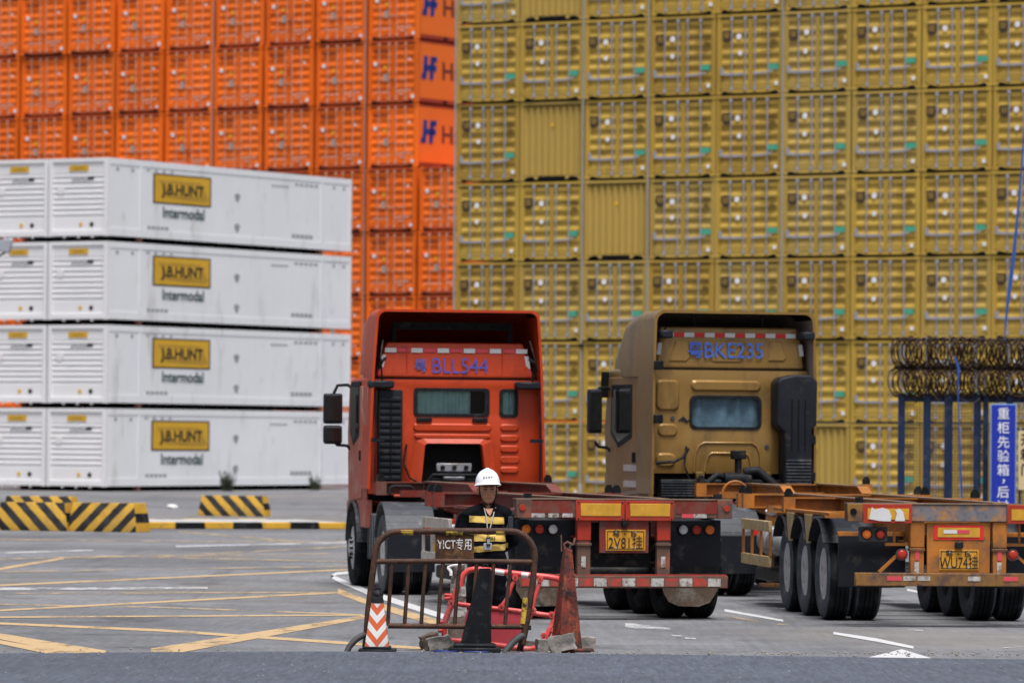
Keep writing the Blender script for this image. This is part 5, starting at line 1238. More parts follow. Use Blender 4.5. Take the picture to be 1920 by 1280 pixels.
for (a, b), w_ in zip(sg, wd):
    q = px(a, b, FD - .35) - q0; V += [q + Vector((-w_/2*1.0, -.006, 0)), q + Vector((w_/2, -.02, 0)), q + Vector((w_/2, .004, 0)), q + Vector((-w_/2, .018, 0))]
mb.add(V, [(4*i + j, 4*i + (j+1) % 4, 4*i + 4 + (j+1) % 4, 4*i + 4 + j) for i in range(len(sg)-1) for j in range(4)])
rib_ = mb.build('blue_ribbon', loc=q0); qq = px(1942, 60, FD - .30) - q0
MB('pole_grey').cyl((qq.x, .08, -q0.z), (qq.x, .08, qq.z + .1), .05, .04).build('support_pole', rib_)
tag(rib_, 'long blue ribbon hanging down to the razor wire at the right edge', 'ribbon')
# sign boards
sgn = px(1881, 850, FD - .5); zt = px(1881, 757, FD - .5).z; zb = .55; w_ = .485
o = thing('sign_board', 'tall blue board with white Chinese characters on the fence', 'sign', (sgn.x, sgn.y, 0))
b = MB('sign_edge'); b.box(-w_/2, w_/2, 0, .03, zb, zt); b.build('board_edge', o, bevel=.004)
MB('sign_blue').box(-w_/2 + .02, w_/2 - .02, -.006, -.0005, zb + .02, zt - .02).build('board_face', o, smooth=0)
for ch, dz in zip('重柜先验箱，后过磅', (0, .265, .53, .79, 1.05, 1.19, 1.46, 1.72, 1.98)):
    link('lettering', text_mesh(ch, .235, .001, 'sign_white'), o, (.07 if ch == '，' else 0, -.010, zt - .195 - dz))
for xx in (-.2, .2): MB('fence_blue').cyl((xx, .05, 0), (xx, .05, zt - .1), .02, n=8).build('leg', o)
sgn = px(1916, 850, FD - .45)
o = thing('sign_board', 'small cream board with dark characters right of the blue sign', 'sign', (sgn.x + .12, sgn.y, 0)); zt2 = px(1916, 808, FD).z
MB('sign_cream').box(-.19, .19, 0, .02, 1.15, zt2).build('board_face', o, bevel=.004)
for k, ch in enumerate('开箱门'): link('lettering', text_mesh(ch, .24, .004, 'black_print'), o, (-.03, -.006, zt2 - .17 - k*.28))
for xx in (-.15, .15): MB('fence_blue').cyl((xx, .04, 0), (xx, .04, zt2 - .05), .018, n=8).build('leg', o)

# ================================================================== lamp at the left edge, weeds, litter
LD = 150.0; lp_ = px(-26, 900, LD); lp_.z = 0; lz = px(8, 462, LD).z
o = thing('lamp_post', 'grey floodlight on a thin arm at the left photo edge', 'lamp', lp_)
MB('pole_grey').cyl((0, 0, 0), (0, 0, lz + .4), .09, .06).build('pole', o)
MB('black_steel').tube([(0, 0, lz - .35), (.25, -.02, lz - .33), (.5, -.02, lz - .20), (.68, -.02, lz - .06)], .03, 6).build('arm', o)
MB('lamp_case').prism([(.28, lz - .12), (.66, lz - .22), (.78, lz + .26), (.62, lz + .24), (.36, lz + .20)], 'y', -.16, .12).build('lamp_head', o, bevel=.03)
def weed(x, y, h, n_, label):
    p = gp(x, y); r_ = random.Random(int(x)); m_ = MB('leaf_dark')
    for k in range(n_):
        a = r_.uniform(0, 6.28); d_ = r_.uniform(0, .22); b0 = Vector((d_*math.cos(a), d_*math.sin(a), 0)); hh = h*r_.uniform(.4, 1); ln = Vector((r_.uniform(-.4, .4), r_.uniform(-.4, .4), 1))*hh
        w_ = .012; m_.add([b0 + Vector((-w_, 0, 0)), b0 + Vector((w_, 0, 0)), b0 + ln*.6 + Vector((w_*.8, 0, 0)), b0 + ln + Vector((ln.x*.3, ln.y*.3, -.05*hh)), b0 + ln*.6 - Vector((w_*.8, 0, 0))], [(0, 1, 2, 3, 4)])
        for q in range(4):
            c = b0 + ln*r_.uniform(.35, 1); s_ = r_.uniform(.025, .05); e1 = Vector((r_.uniform(-1, 1), r_.uniform(-1, 1), r_.uniform(-.5, 1))).normalized()*s_; e2 = e1.orthogonal().normalized()*s_*.5
            m_.add([c - e1, c + e2, c + e1, c - e2], [(0, 1, 2, 3)])
    o = m_.build('weed_clump', loc=p, smooth=0, norm=False); tag(o, label, 'plant', 'weeds along the white containers'); return o
weed(426, 920.6, .80, 90, 'larger dark weed clump at the foot of the white containers')
weed(590, 918.6, .60, 60, 'smaller dark weed clump near the far end of the white containers')
for k, (x, y, s_, mm, lb) in enumerate(((325, 953, .17, 'litter_white', 'small white scrap of litter behind the kerb island'), )):
    m_ = MB(mm); m_.ell((0, 0, s_*.3), (s_, s_*.7, s_*.4), 9, 6)
    m_.v = [tuple(Vector(v)*(1 + .35*noise.noise(Vector(v)*9))) for v in m_.v]; tag(m_.build('litter', loc=gp(x, y), smooth=0), lb, 'litter')
# grit lying on the near road
gr = MB('stone'); r_ = random.Random(5)
for k in range(900):
    q = gp(r_.uniform(-40, 1960), r_.uniform(1229, 1279) if k < 300 else 1226 + r_.gauss(0, 2.2) + (k % 7 == 0)*r_.uniform(-8, 0)); s_ = r_.uniform(.003, .011) if k < 300 else r_.uniform(.004, .017); a0 = Vector((q.x, q.y, (.022 if k < 300 else .004) + s_*.4))
    gr.add([a0 + Vector(v)*s_*r_.uniform(.7, 1.2) for v in ((1, 0, 0), (-1, .2, 0), (0, 1, 0), (.1, -1, 0), (0, 0, .9), (0, 0, -.6))], [(0, 2, 4), (2, 1, 4), (1, 3, 4), (3, 0, 4), (2, 0, 5), (1, 2, 5), (3, 1, 5), (0, 3, 5)])
tag(gr.build('grit', smooth=0), 'fine grey grit scattered over the near asphalt road', 'grit', kind='stuff')

# ================================================================== foreground: barricade
BD = 47.0; bs = FPX/BD
def local(D, ox, oy=1224):
    o = px(ox, oy, D); o.z = 0
    return o, (lambda x, y, dy=0: (lambda q: Vector((q.x - o.x, dy, q.z)))(px(x, y, D)))
bo, BL = local(BD, 845)
bar_ = thing('crowd_barricade', 'rusty tubular steel barricade with a stencilled plate', 'barricade', bo)
out = [BL(687, 1196), BL(690, 1150), BL(697, 1090), BL(703, 1045)]
lx, rx, ty = 703, 1003, 996
out += [BL(703 + 44*(1 - math.cos(R(a))), 1040 - 44*math.sin(R(a))) for a in (15, 35, 55, 75, 90)]
out += [BL(850, 995)]
out += [BL(957 + 46*math.sin(R(a)), 1041 - 46*math.cos(R(a))) for a in (0, 15, 35, 55, 75, 90)]
out += [BL(1000, 1080), BL(992, 1140), BL(984, 1185), BL(979, 1206)]
MB('rust_tube').tube(out, .031, 10).build('frame_tube', bar_, smooth=60)
MB('rust_yellow').tube([BL(986, 1120), BL(984.5, 1140), BL(981, 1168)], [.0322, .0328, .0322], 10).build('paint_patch', bar_, smooth=60)
for a, b in ((752, 775), (836, 868), (930, 946)): MB('rust_yellow').tube([BL(a, 996.5), BL(b, 996.3)], .0318, 10).build('paint_patch', bar_, smooth=60)
MB('rust_tube').tube([BL(703, 1052), BL(850, 1051), BL(1000, 1053)], .026, 10).build('middle_rail', bar_, smooth=60)
MB('rust_tube').tube([BL(728, 1172), BL(850, 1173), BL(988, 1174)], .026, 10).build('bottom_rail', bar_, smooth=60)
for k in range(8):
    xt = 735 + 31.8*k; xb = 727 + 31.4*k
    MB('rust_tube').tube([BL(xt, 1056), BL((xt + xb)/2 + rnd.uniform(-1, 1), 1112), BL(xb, 1172)], .019, 8).build('bar', bar_, smooth=60)
MB('dark_tube').tube([BL(687, 1188, .0), BL(680, 1190, -.02), BL(668, 1197, -.06), BL(656, 1210, -.10), BL(650, 1224, -.12)], .030, 10).build('foot', bar_, smooth=60)
MB('rust_tube').tube([BL(687, 1188, .0), BL(684, 1205, .25), BL(683, 1220, .34)], .030, 10).build('foot', bar_, smooth=60)
MB('dark_tube').tube([BL(982, 1190, .0), BL(975, 1192, -.03), BL(962, 1202, -.08), BL(950, 1216, -.12), BL(945, 1225, -.14)], .034, 10).build('foot', bar_, smooth=60)
MB('rust_tube').tube([BL(983, 1185, .02), BL(979, 1203, .2), BL(975, 1218, .3)], .032, 10).build('foot', bar_, smooth=60)
MB('black_steel').box(BL(988, 1176).x, BL(996, 1176).x, -.02, .02, BL(988, 1180).z, BL(988, 1171).z).build('bolt', bar_, bevel=.004)
mb = MB('rust_plate'); q0, q1 = BL(816, 1047), BL(889, 1001); mb.box(q0.x, q1.x, -.006, .004, q0.z + .003, q1.z - .003); pl = mb.build('sign_plate', bar_, bevel=.002)
link('lettering', text_mesh('YICT专用', .118, .0005, 'stencil', sx=.68), pl, (BL(853, 1024).x, -.009, BL(855, 1021).z))
# ------------------------------------------------------------------ pyramid cones
def pyramid(mb, r0, r1, z0, z1, rot=0.0, rnd_=.18, n=4, seg=10):
    """square-section cone with softened edges"""
    rows = 12; V = []; F = []; ang = []
    for k in range(n):
        for q in (-.5, -.25, 0, .25, .5): ang.append((2*math.pi*k/n + q*2*math.pi/n*.999))
    k = len(ang)
    for i in range(rows + 1):
        t = i/rows; rr = r0 + (r1 - r0)*t
        for a in ang:
            loc_ = (a + math.pi/n) % (2*math.pi/n) - math.pi/n
            d_ = rr*math.cos(math.pi/n)/math.cos(loc_); d_ = d_*(1 - rnd_) + rr*math.cos(math.pi/n)*1.12*rnd_
            V.append((d_*math.cos(a + rot), d_*math.sin(a + rot), z0 + (z1 - z0)*t))
    for i in range(rows): F += [(i*k+j, i*k+(j+1) % k, (i+1)*k+(j+1) % k, (i+1)*k+j) for j in range(k)]
    F += [tuple(range(k-1, -1, -1)), tuple(rows*k+j for j in range(k))]
    mb.add(V, F)
cd, CL = local(46.85, 706, 1223)
co = thing('traffic_cone', 'small white cone with orange chevron stripes and black top', 'cone', cd)
b = MB('rubber_black'); b.box(-.17, .19, -.17, .17, .0, .028); b.box(-.125, .14, -.125, .125, .028, .055); b.build('base', co, bevel=.008)
b = MB('cone_chevron'); pyramid(b, .165, .082, .055, .47, R(45)*0, .12); b.build('body', co, smooth=35, loc=(.006, 0, 0))
b = MB('rubber_black'); pyramid(b, .086, .066, .465, .545, 0, .3); b.ell((0, 0, .545), (.058, .058, .05)); b.tube(arc((0, .585), .026, -20, 200, 8), .012, 8); b.build('handle_top', co, smooth=50, loc=(.006, 0, 0))
dk, DL = local(46.95, 890, 1223)
co = thing('traffic_cone', 'tall plain black rubber cone leaning behind the barricade', 'cone', dk)
b = MB('rubber_black'); b.box(-.25, .25, -.22, .22, .0, .05); b.prism([(-.21, .05), (.21, .05), (.19, .085), (-.19, .085)], 'y', -.18, .18); b.build('base', co, bevel=.012)
b = MB('rubber_black'); pyramid(b, .150, .056, .08, .80, R(45), .08); b.tube(arc((0, .81), .026, 0, 180, 8), .010, 8)
b.v = [(x + z*.115 + .002, y, z) for x, y, z in b.v]; b.build('body', co, smooth=30)
rc_, RL = local(47.25, 1062, 1226)
co = thing('traffic_cone', 'tall battered red cone with a broken top, tarred and scuffed', 'cone', rc_)
b = MB('cone_red_old'); b.box(-.20, .26, -.2, .2, 0, .035); b.build('base', co, bevel=.01)
b = MB('cone_red_old'); pyramid(b, .180, .052, .03, .985, R(20), .35)
b.v = [(x*(1 + .03*noise.noise((x*4, y*4, z*5))) + .02*(z > .8)*(z - .8), y*(1 + .05*noise.noise((x*4, y*4, z*5))), z + (.035*noise.noise((x*30, y*30, 2)) if z > .97 else 0)) for x, y, z in b.v]; b.build('body', co, smooth=30)
b = MB('trailer_rust'); b.tube([(.02, 0, .98), (.03, 0, 1.02), (.06, -.01, 1.03), (.075, 0, 1.09)], .013, 6); b.tube([(-.02, 0, .98), (-.03, 0, 1.03), (0, -.01, 1.05), (.04, 0, 1.03)], .013, 6); b.tube([(-.055, 0, .96), (-.06, 0, 1.12)], .008, 6); b.build('broken_wire', co)
link('mark', text_mesh('桥边', .055, .002, 'black_print'), co, (.035, -.105, .55)) 
pc, PL = local(48.0, 858, 1217)
co = thing('traffic_cone', 'weathered peeling cone with faded bands behind the pink barrier', 'cone', pc)
b = MB('post_old'); b.box(-.16, .16, -.16, .16, 0, .04); b.build('base', co, bevel=.01)
b = MB('post_old'); pyramid(b, .125, .074, .04, .83, R(20), .5); b.build('body', co, smooth=40)
for z0, z1 in ((.30, .40), (.50, .62)): 
    b = MB('post_white'); ra = lambda z: .125 + (.074 - .125)*(z - .04)/.79; pyramid(b, ra(z0) + .003, ra(z1) + .003, z0, z1, R(20), .5); b.build('band', co, smooth=40)
b = MB('white_sticker'); b.tube([(-.1, -.06, .78), (-.05, -.085, .80), (.02, -.09, .805), (.09, -.06, .83), (.13, -.05, .825)], .012, 6); b.tube([(-.1, -.06, .78), (-.07, -.08, .74), (-.07, -.08, .70)], .016, 6); b.build('frayed_rope', co)
# ------------------------------------------------------------------ pink plastic barrier, broken, leaning
kd, _k = local(47.35, 945, 1222)
def K(x, y, dy=0): q = px(780 + x/5.647, 1040 + y/5.647, 47.35); return Vector((q.x - kd.x, dy + .10*(q.z - .3), q.z))
kb = thing('plastic_barrier', 'broken red plastic barrier frame leaning askew among the cones', 'barrier', kd)
frame = [K(*p) for p in ((470, 330), (478, 270), (510, 200), (560, 160), (630, 148), (800, 165), (1000, 190), (1200, 212), (1400, 232), (1500, 250), (1550, 295), (1565, 350), (1550, 430), (1520, 520), (1480, 640), (1440, 740), (1390, 840), (1340, 920), (1280, 975), (1200, 992), (1100, 985), (900, 955), (700, 930), (440, 905), (350, 895), (305, 865), (300, 810), (300, 740), (320, 660), (355, 570), (400, 480), (428, 400), (445, 330))]
MB('pvc_red').tube(frame, .029, 10).build('frame_tube', kb, smooth=60)
MB('pvc_red').tube([K(*p) for p in ((375, 500), (470, 520), (650, 545), (800, 560), (1000, 580), (1200, 605), (1330, 625), (1450, 640))], .024, 10).build('middle_rail', kb, smooth=60)
for pts in (((1090, 205), (1050, 260), (1010, 330), (985, 410), (950, 480), (900, 545)), ((1310, 235), (1305, 300), (1285, 370), (1260, 450), (1240, 530), (1225, 600)), ((1225, 600), (1215, 640), (1180, 690))):
    MB('pvc_red').tube([K(*p) for p in pts], .019, 8).build('strut', kb, smooth=60)
for x, y in ((1050, 235), (1315, 255), (905, 550), (1240, 585), (1435, 630), (372, 505), (1355, 850)):
    b = MB('pvc_red'); b.lathe([(.0, -.03), (.030, -.03), (.034, .0), (.030, .03), (0, .03)], 12, 'y', K(x, y)); g_ = b.build('gusset', kb, smooth=50)
    MB('trailer_rust').lathe([(0, -.034), (.011, -.034), (.011, -.0305), (0, -.0305)], 10, 'y', K(x, y)).build('rivet_hole', g_)
b = MB('pvc_pink'); lo = [K(*p) for p in ((560, 540), (800, 565), (1000, 585), (1170, 600), (1150, 690), (1130, 800), (1060, 880), (1000, 965), (780, 940), (470, 905), (500, 800), (520, 640))]
b.add([p + Vector((0, -.006, 0)) for p in lo] + [p + Vector((0, .006, 0)) for p in lo], [tuple(range(12)), tuple(range(23, 11, -1))] + [(i, (i+1) % 12, 12+(i+1) % 12, 12+i) for i in range(12)]); b.build('panel', kb, smooth=0)
for pts in (((1510, 500), (1595, 500)), ((1505, 520), (1590, 528)), ((1570, 520), (1530, 610)), ((1400, 780), (1495, 790)), ((1395, 800), (1490, 812)), ((1470, 810), (1425, 900)), ((1400, 820), (1350, 920)), ((370, 425), (300, 420)), ((365, 450), (298, 460)), ((330, 700), (250, 705)), ((300, 790), (240, 800))):
    MB('pvc_red').tube([K(*pts[0]), K(*pts[1], -.02)], .017, 8).build('hook', kb, smooth=60)
for a, b2 in (((835, 172), (935, 185)), ((1115, 205), (1190, 213))):
    MB('white_sticker').tube([K(*a), K(*b2)], .0305, 10).build('reflective_sleeve', kb, smooth=60)
MB('pvc_red').add([K(425, 300, -.03), K(400, 470, -.03), K(372, 440, -.03), K(425, 300, .02), K(400, 470, .02), K(372, 440, .02)], [(0, 1, 2), (5, 4, 3), (0, 3, 4, 1), (1, 4, 5, 2), (2, 5, 3, 0)]).build('broken_shard', kb, smooth=0)
# ------------------------------------------------------------------ broken paving blocks, blue lids
def rock(x, w_, h_, d_, D, rz, tilt, mm, label, seed):
    p = px(x, 1223, D); p.z = 0; r_ = random.Random(seed)
    bm = bmesh.new(); bmesh.ops.create_cube(bm, size=1)
    bmesh.ops.subdivide_edges(bm, edges=bm.edges[:], cuts=3, use_grid_fill=True)
    for v in bm.verts:
        n3 = Vector((noise.noise(v.co*2.2 + Vector((seed, 0, 0))), noise.noise(v.co*2.2 + Vector((0, seed, 0))), noise.noise(v.co*2.2 + Vector((0, 0, seed)))))
        v.co = v.co*(1 - .10*max(0, (v.co.length - .6))) + n3*.13
        v.co.x *= w_; v.co.y *= d_; v.co.z *= h_
    bmesh.ops.transform(bm, matrix=Matrix.Rotation(rz, 4, 'Z') @ Matrix.Rotation(tilt, 4, 'Y'), verts=bm.verts)
    mz = min(v.co.z for v in bm.verts)
    for v in bm.verts: v.co.z -= mz + .006
    me = bpy.data.meshes.new('paving_block'); bm.to_mesh(me); bm.free(); me.materials.append(MATS[mm])
    me.polygons.foreach_set('use_smooth', [True]*len(me.polygons)); me.set_sharp_from_angle(angle=R(28))
    tag(link('paving_block', me, None, p), label, 'stone', 'broken paving blocks around the barrier')
rock(805, .17, .13, .15, 47.35, .3, -.28, 'stone_brown', 'brown broken paving block farthest left, behind a grey one', 3)
rock(822, .22, .115, .16, 47.12, .15, -.22, 'stone', 'pale grey paving block left of the black cone base', 8)
rock(842, .10, .09, .12, 47.35, .1, .05, 'stone', 'small dark paving block touching the black cone base', 12)
rock(992, .13, .085, .12, 47.5, .5, .1, 'stone', 'small paving block under the lower barrier tube', 21)
rock(1021, .16, .12, .15, 47.1, .2, .04, 'stone', 'upright paving block between barricade foot and red cone', 27)
rock(1054, .24, .15, .17, 46.95, -.1, -.20, 'stone', 'large tilted paving block in front of the red cone', 33)
rock(1101, .15, .135, .14, 47.3, .05, .02, 'stone', 'paving block standing right of the red cone', 41)
rock(1035, .14, .06, .13, 47.5, .4, .1, 'stone', 'flat paving block half hidden behind the upright one', 47)
for x, w_, lb in ((835, .11, 'left one of two flat blue plastic dishes on the ground'), (893, .12, 'right one of two flat blue plastic dishes on the ground')):
    p = px(x, 1224, 46.75); p.z = .0; b = MB('blue_lid'); b.lathe([(0, 0), (w_, 0), (w_*1.04, .01), (w_, .018), (w_*.9, .014), (0, .014)], 24); b.v = [(v[0], v[1]*.8, v[2]*1.0 + .004 + .06*max(0, v[0])*.1) for v in b.v]
    tag(b.build('blue_dish', loc=p), lb, 'dish', 'flat blue dishes')

# ================================================================== person in hard hat
def fuse(name, mb, voxel, smooth_it, m_, parent=None, loc=(0, 0, 0), rot=(0, 0, 0), fn=None):
    """weld overlapping volumes into one continuous skin"""
    me = bpy.data.meshes.new('tmp'); me.from_pydata([tuple(v) for v in mb.v], [], mb.f)
    ob = bpy.data.objects.new('tmp', me); COL.objects.link(ob)
    md = ob.modifiers.new('r', 'REMESH'); md.mode = 'VOXEL'; md.voxel_size = voxel
    if smooth_it: ms = ob.modifiers.new('s', 'SMOOTH'); ms.factor = .5; ms.iterations = smooth_it
    bpy.context.view_layer.update()
    out = bpy.data.meshes.new_from_object(ob.evaluated_get(bpy.context.evaluated_depsgraph_get())); bpy.data.objects.remove(ob); bpy.data.meshes.remove(me)
    out.name = name
    if fn:
        for v in out.vertices: v.co = fn(v.co.copy())
    out.materials.clear()
    for q in (m_ if isinstance(m_, list) else [m_]): out.materials.append(MATS[q])
    out.polygons.foreach_set('use_smooth', [True]*len(out.polygons))
    return link(name, out, parent, loc, rot)
def uniform_mat():
    """dark work jacket with sewn reflective bands"""
    mat('uniform', (.004, .0045, .007), .85, var=.3, vsc=7, bump=.5, bsc=25, spec=.1)
    m = MATS['uniform']; t = m.node_tree; n = t.nodes; L = t.links; b = n['Principled BSDF']
    src = b.inputs['Base Color'].links[0].from_socket
    tc = n.new('ShaderNodeTexCoord'); sp = n.new('ShaderNodeSeparateXYZ'); L.new(tc.outputs['Object'], sp.inputs[0])
    nz = n.new('ShaderNodeTexNoise'); nz.inputs['Scale'].default_value = 6; L.new(tc.outputs['Object'], nz.inputs['Vector'])
    def mth(op, a, c):
        q = n.new('ShaderNodeMath'); q.operation = op
        for i, z in enumerate((a, c)):
            if isinstance(z, (int, float)): q.inputs[i].default_value = z
            else: L.new(z, q.inputs[i])
        return q.outputs[0]
    X = sp.outputs['X']
    zz = mth('ADD', sp.outputs['Z'], mth('MULTIPLY', mth('SUBTRACT', nz.outputs['Fac'], .5), .03))
    def band(z0, z1, x0, x1, sl):
        z_ = mth('SUBTRACT', zz, mth('MULTIPLY', X, sl))
        a = mth('MULTIPLY', mth('GREATER_THAN', z_, z0), mth('LESS_THAN', z_, z1))
        return mth('MULTIPLY', a, mth('MULTIPLY', mth('GREATER_THAN', X, x0), mth('LESS_THAN', X, x1)))
    fac = mth('MAXIMUM', band(1.205, 1.272, -.195, .150, -.09), mth('MAXIMUM', band(1.030, 1.100, -.19, .165, -.03), band(.935, .995, -.19, .20, .07)))
    front = mth('MULTIPLY', fac, mth('LESS_THAN', sp.outputs['Y'], .05))
    mx = n.new('ShaderNodeMix'); mx.data_type = 'RGBA'; L.new(front, mx.inputs[0]); L.new(src, mx.inputs[6])
    m2 = n.new('ShaderNodeMix'); m2.data_type = 'RGBA'; L.new(nz.outputs['Fac'], m2.inputs[0]); m2.inputs[6].default_value = (.52, .33, .06, 1); m2.inputs[7].default_value = (.78, .56, .17, 1)
    L.new(m2.outputs[2], mx.inputs[7]); L.new(mx.outputs[2], b.inputs['Base Color'])
uniform_mat()
PD = 48.4; pp = px(919, 1100, PD); pp.z = 0
# body: head, neck, trunk, arms folded behind the back, legs -- one skin
B = MB('skin')
B.ell((0, .012, 1.545), (.077, .096, .108)); B.ell((0, -.018, 1.475), (.064, .075, .075)); B.ell((0, -.045, 1.425), (.040, .040, .030)); B.ell((0, -.02, 1.44), (.058, .060, .045))
B.cap((0, .015, 1.30), (0, .005, 1.46), .056, .053)
B.ell((0, -.088, 1.512), (.013, .018, .022)); B.ell((0, -.100, 1.497), (.018, .016, .012)); B.cap((0, -.083, 1.545), (0, -.100, 1.500), .009, .012)   # nose
B.cap((-.045, -.078, 1.562), (-.012, -.087, 1.556), .011, .010); B.cap((.045, -.078, 1.562), (.012, -.087, 1.556), .011, .010)                        # brow
B.ell((-.040, -.070, 1.500), (.022, .018, .018)); B.ell((.040, -.070, 1.500), (.022, .018, .018))                                                      # cheeks
B.cap((-.020, -.086, 1.462), (.020, -.086, 1.462), .008, .008); B.cap((-.017, -.084, 1.451), (.017, -.084, 1.451), .008, .008)                          # lips
for sx in (-1, 1):
    B.ell((sx*.080, .015, 1.520), (.012, .024, .034))
    B.cap((sx*.06, .0, 1.30), (sx*.19, .0, 1.285), .05, .052); B.cap((sx*.195, .0, 1.28), (sx*.25, .055, 1.03), .046, .038); B.cap((sx*.25, .055, 1.03), (sx*.09, .185, .90), .036, .027)
    B.cap((sx*.085, 0, .88), (sx*.10, -.012, .48), .078, .05); B.cap((sx*.10, -.012, .48), (sx*.105, .015, .09), .048, .035); B.cap((sx*.105, .02, .045), (sx*.115, -.12, .03), .036, .028)
    # hand: palm, four unequal fingers, thumb, curled behind the back
    w0_ = Vector((sx*.09, .185, .90)); pd = Vector((-sx*.75, .05, -.55)).normalized(); sd_ = Vector((0, 1, .1)).normalized()
    B.cap(w0_, w0_ + pd*.075, .026, .034)
    for k, ln in enumerate((.068, .078, .073, .058)):
        b0 = w0_ + pd*.085 + sd_*(.027 - .018*k); b1 = b0 + pd*ln*.55; b2 = b1 + (pd + Vector((0, -.5, .5))).normalized()*ln*.5; B.cap(b0, b1, .0095, .009); B.cap(b1, b2, .009, .0075)
    t0 = w0_ + pd*.03 + sd_*.03; B.cap(t0, t0 + (pd*.5 + sd_).normalized()*.045, .012, .011); B.cap(t0 + (pd*.5 + sd_).normalized()*.045, t0 + (pd*.5 + sd_).normalized()*.045 + pd*.03, .011, .009)
B.ell((0, 0, 1.17), (.165, .10, .18)); B.ell((0, -.005, .98), (.145, .105, .17)); B.ell((0, 0, .88), (.155, .105, .10))
man = fuse('person', B, .0068, 2, 'skin', None, pp, (0, R(-1.2), R(7)), fn=lambda c: Vector((c.x*(.90 + .27*min(1, max(0, (c.z - 1.38)/.04))), c.y, c.z)))
tag(man, 'man in white hard hat and dark jacket with yellow bands behind the barricade', 'person')
J = MB()
J.ell((0, 0, 1.17), (.205, .128, .20)); J.ell((0, -.012, 1.0), (.185, .135, .20)); J.ell((0, 0, .885), (.19, .13, .13))
for sx in (-1, 1):
    J.cap((sx*.05, .01, 1.345), (sx*.175, .0, 1.295), .062, .078); J.cap((sx*.19, .0, 1.28), (sx*.262, .05, 1.03), .078, .062); J.cap((sx*.262, .05, 1.03), (sx*.105, .175, .91), .062, .048)
    J.cap((sx*.02, .03, 1.37), (sx*.06, .0, 1.345), .045, .05)
def wr(c):
    a = .009*noise.noise(Vector((c.x*7, c.y*7, c.z*11))) + .006*noise.noise(Vector((c.x*16 + c.z*9, c.y*14, c.z*18)))
    d_ = Vector((c.x*.6, c.y, 0)); return c + (d_.normalized() if d_.length > .01 else Vector((0, -1, 0)))*a*1.6
jk = fuse('jacket', J, .012, 4, 'uniform', man, fn=lambda c: wr(Vector((c.x*.97, c.y*1.06, c.z))))
cl = MB('uniform_plain')
for sx in (-1, 1): cl.add([(sx*.012, -.088, 1.27), (sx*.045, -.068, 1.385), (sx*.075, -.02, 1.405), (sx*.088, -.03, 1.36), (sx*.07, -.098, 1.30)], [(0, 1, 2, 3, 4)])
cl.v = [tuple(v) for v in cl.v]; c_ = cl.build('collar', jk, smooth=0, norm=False)
nk = MB('skin'); nk.add([(-.030, -.112, 1.335), (.030, -.112, 1.335), (.004, -.131, 1.262)], [(0, 1, 2)]); 
T = MB()
T.ell((0, 0, .89), (.178, .122, .10))
for sx in (-1, 1): T.cap((sx*.088, 0, .86), (sx*.10, -.012, .48), .098, .076); T.cap((sx*.10, -.012, .48), (sx*.105, .012, .10), .076, .068)
fuse('trousers', T, .014, 4, 'uniform_plain', man, fn=wr)
for sx in (-1, 1):
    b = MB('rubber_black'); b.ell((sx*.11, -.045, .045), (.052, .135, .05)); b.box(sx*.11 - .048, sx*.11 + .048, -.17, .08, 0, .022); b.cyl((sx*.106, .02, .05), (sx*.105, .02, .14), .052, .056); b.build('boot', man, smooth=50)
hr = MB('hair'); hr.ell((0, .028, 1.56), (.081, .088, .085)); 
hr.v = [v for v in hr.v]; hro = hr.build('hair', man, smooth=60)
hm = MB('helmet')                                   # hard hat: dome with ridge, rim and peak
nu, nv = 40, 14; V = []; F = []
for i in range(nv + 1):
    ph = (math.pi/2)*(1 - i/nv)
    for j in range(nu):
        th = 2*math.pi*j/nu; x, y = .122*math.cos(ph)**.9*math.cos(th), .142*math.cos(ph)**.9*math.sin(th); z = .150*math.sin(ph)
        z += .012*math.exp(-(x/.022)**2)*math.sin(ph)**.5
        V.append((x, y, z))
for i in range(nv): F += [(i*nu+j, i*nu+(j+1) % nu, (i+1)*nu+(j+1) % nu, (i+1)*nu+j) for j in range(nu)]
k0 = len(V)
for j in range(nu):                                  # rim flare, longer at the front
    th = 2*math.pi*j/nu; fr_ = max(0, -math.sin(th))**2
    V.append((.136*math.cos(th), .152*math.sin(th) - .040*fr_, -.014 - .006*fr_))
F += [(nv*nu+j, nv*nu+(j+1) % nu, k0+(j+1) % nu, k0+j) for j in range(nu)]
for j in range(nu):
    th = 2*math.pi*j/nu; V.append((.118*math.cos(th), .136*math.sin(th), -.012))
F += [(k0+j, k0+(j+1) % nu, k0+nu+(j+1) % nu, k0+nu+j) for j in range(nu)]
hm.add(V, F); he = hm.build('hard_hat', man, smooth=50, loc=(0, .0, 1.590), rot=(R(-6), 0, R(4)), weld=.0005)
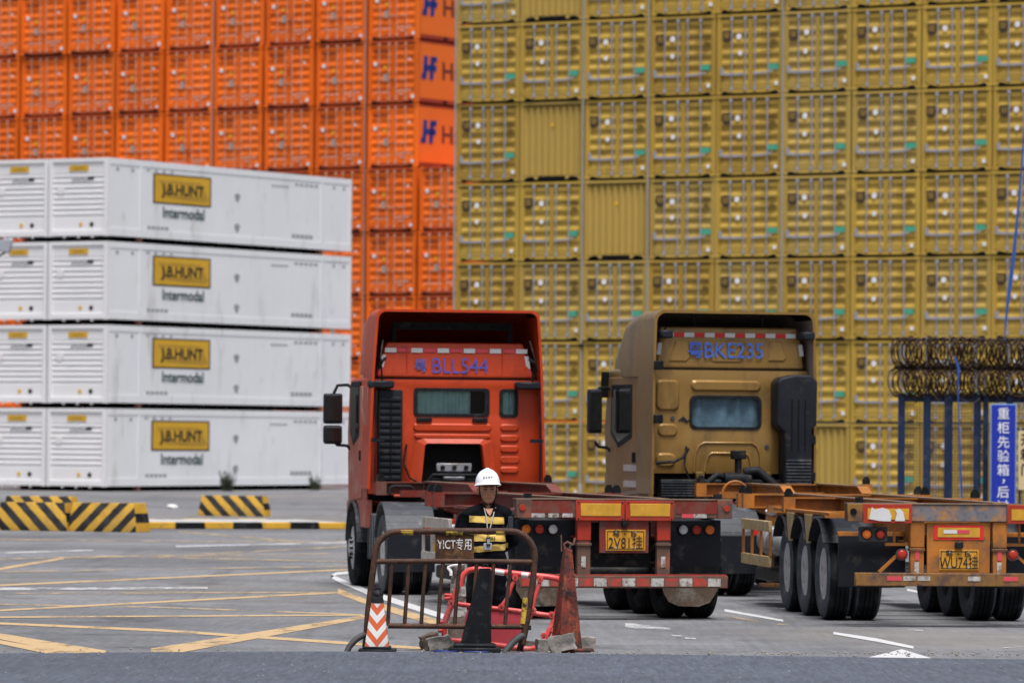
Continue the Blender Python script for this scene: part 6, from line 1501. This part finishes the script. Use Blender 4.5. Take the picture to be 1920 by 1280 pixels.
for k, ch in enumerate('盐田国际'):
    th = R(-90 - 22 + 12*k - 6); rr_ = .118
    link('lettering', text_mesh(ch, .020, .0, 'grey_print'), he, (.121*math.cos(th), .139*math.sin(th), .058), (R(-14), 0, th + R(90)))
for sx in (-1, 1):
    MB('black').tube([(sx*.085, -.01, 1.585), (sx*.082, -.03, 1.50), (sx*.055, -.055, 1.41), (sx*.01, -.058, 1.385)], .006, 6).build('chin_strap', man)
    MB('eye').cap((sx*.048, -.087, 1.540), (sx*.022, -.094, 1.541), .0045, .005).build('eye', man)
    MB('hair').cap((sx*.052, -.086, 1.566), (sx*.016, -.097, 1.562), .0045, .005).build('eyebrow', man)
MB('lip').cap((-.024, -.0925, 1.4575), (.024, -.0925, 1.4575), .0028, .0028).build('mouth', man)
MB('skin').add([(-.034, -.1005, 1.345), (.034, -.1005, 1.345), (.003, -.135, 1.285)], [(0, 1, 2)]).v
vn = MB('skin'); vn.add([(-.042, -.085, 1.352), (.042, -.085, 1.352), (.022, -.118, 1.305), (.004, -.131, 1.280), (-.016, -.122, 1.305)], [(0, 1, 2, 3, 4)]); vn.build('open_collar', man, smooth=0, norm=False)
for p0_, p1_, p2_ in (((-.050, -.06, 1.375), (-.030, -.128, 1.27), (-.024, -.152, 1.10)), ((.070, -.05, 1.36), (.030, -.13, 1.26), (-.014, -.152, 1.10))):
    MB('strap').tube([p0_, p1_, (Vector(p1_)+Vector(p2_))/2 + Vector((0, -.008, 0)), p2_], .0055, 6).build('lanyard', man)
MB('badge').box(-.065, .015, -.172, -.160, .945, 1.015).build('badge', man, bevel=.006)
MB('radio').box(-.040, -.002, -.185, -.165, .985, 1.075).build('pager', man, bevel=.006)
MB('badge').box(-.034, -.008, -.1875, -.1855, 1.005, 1.055).build('pager_screen', man)
b = MB('radio'); b.box(.185, .235, -.125, -.075, 1.16, 1.27); b.cyl((.225, -.10, 1.27), (.25, -.085, 1.36), .008, n=8); b.build('radio', man, bevel=.008)
MB('radio').tube([(.19, -.115, 1.2), (.16, -.13, 1.14), (.13, -.135, 1.18)], .006, 6).build('radio_cord', man)
link('lettering', text_mesh('A303', .045, .0005, 'black_print'), man, (.005, -.156, 1.062), (R(0), 0, 0))
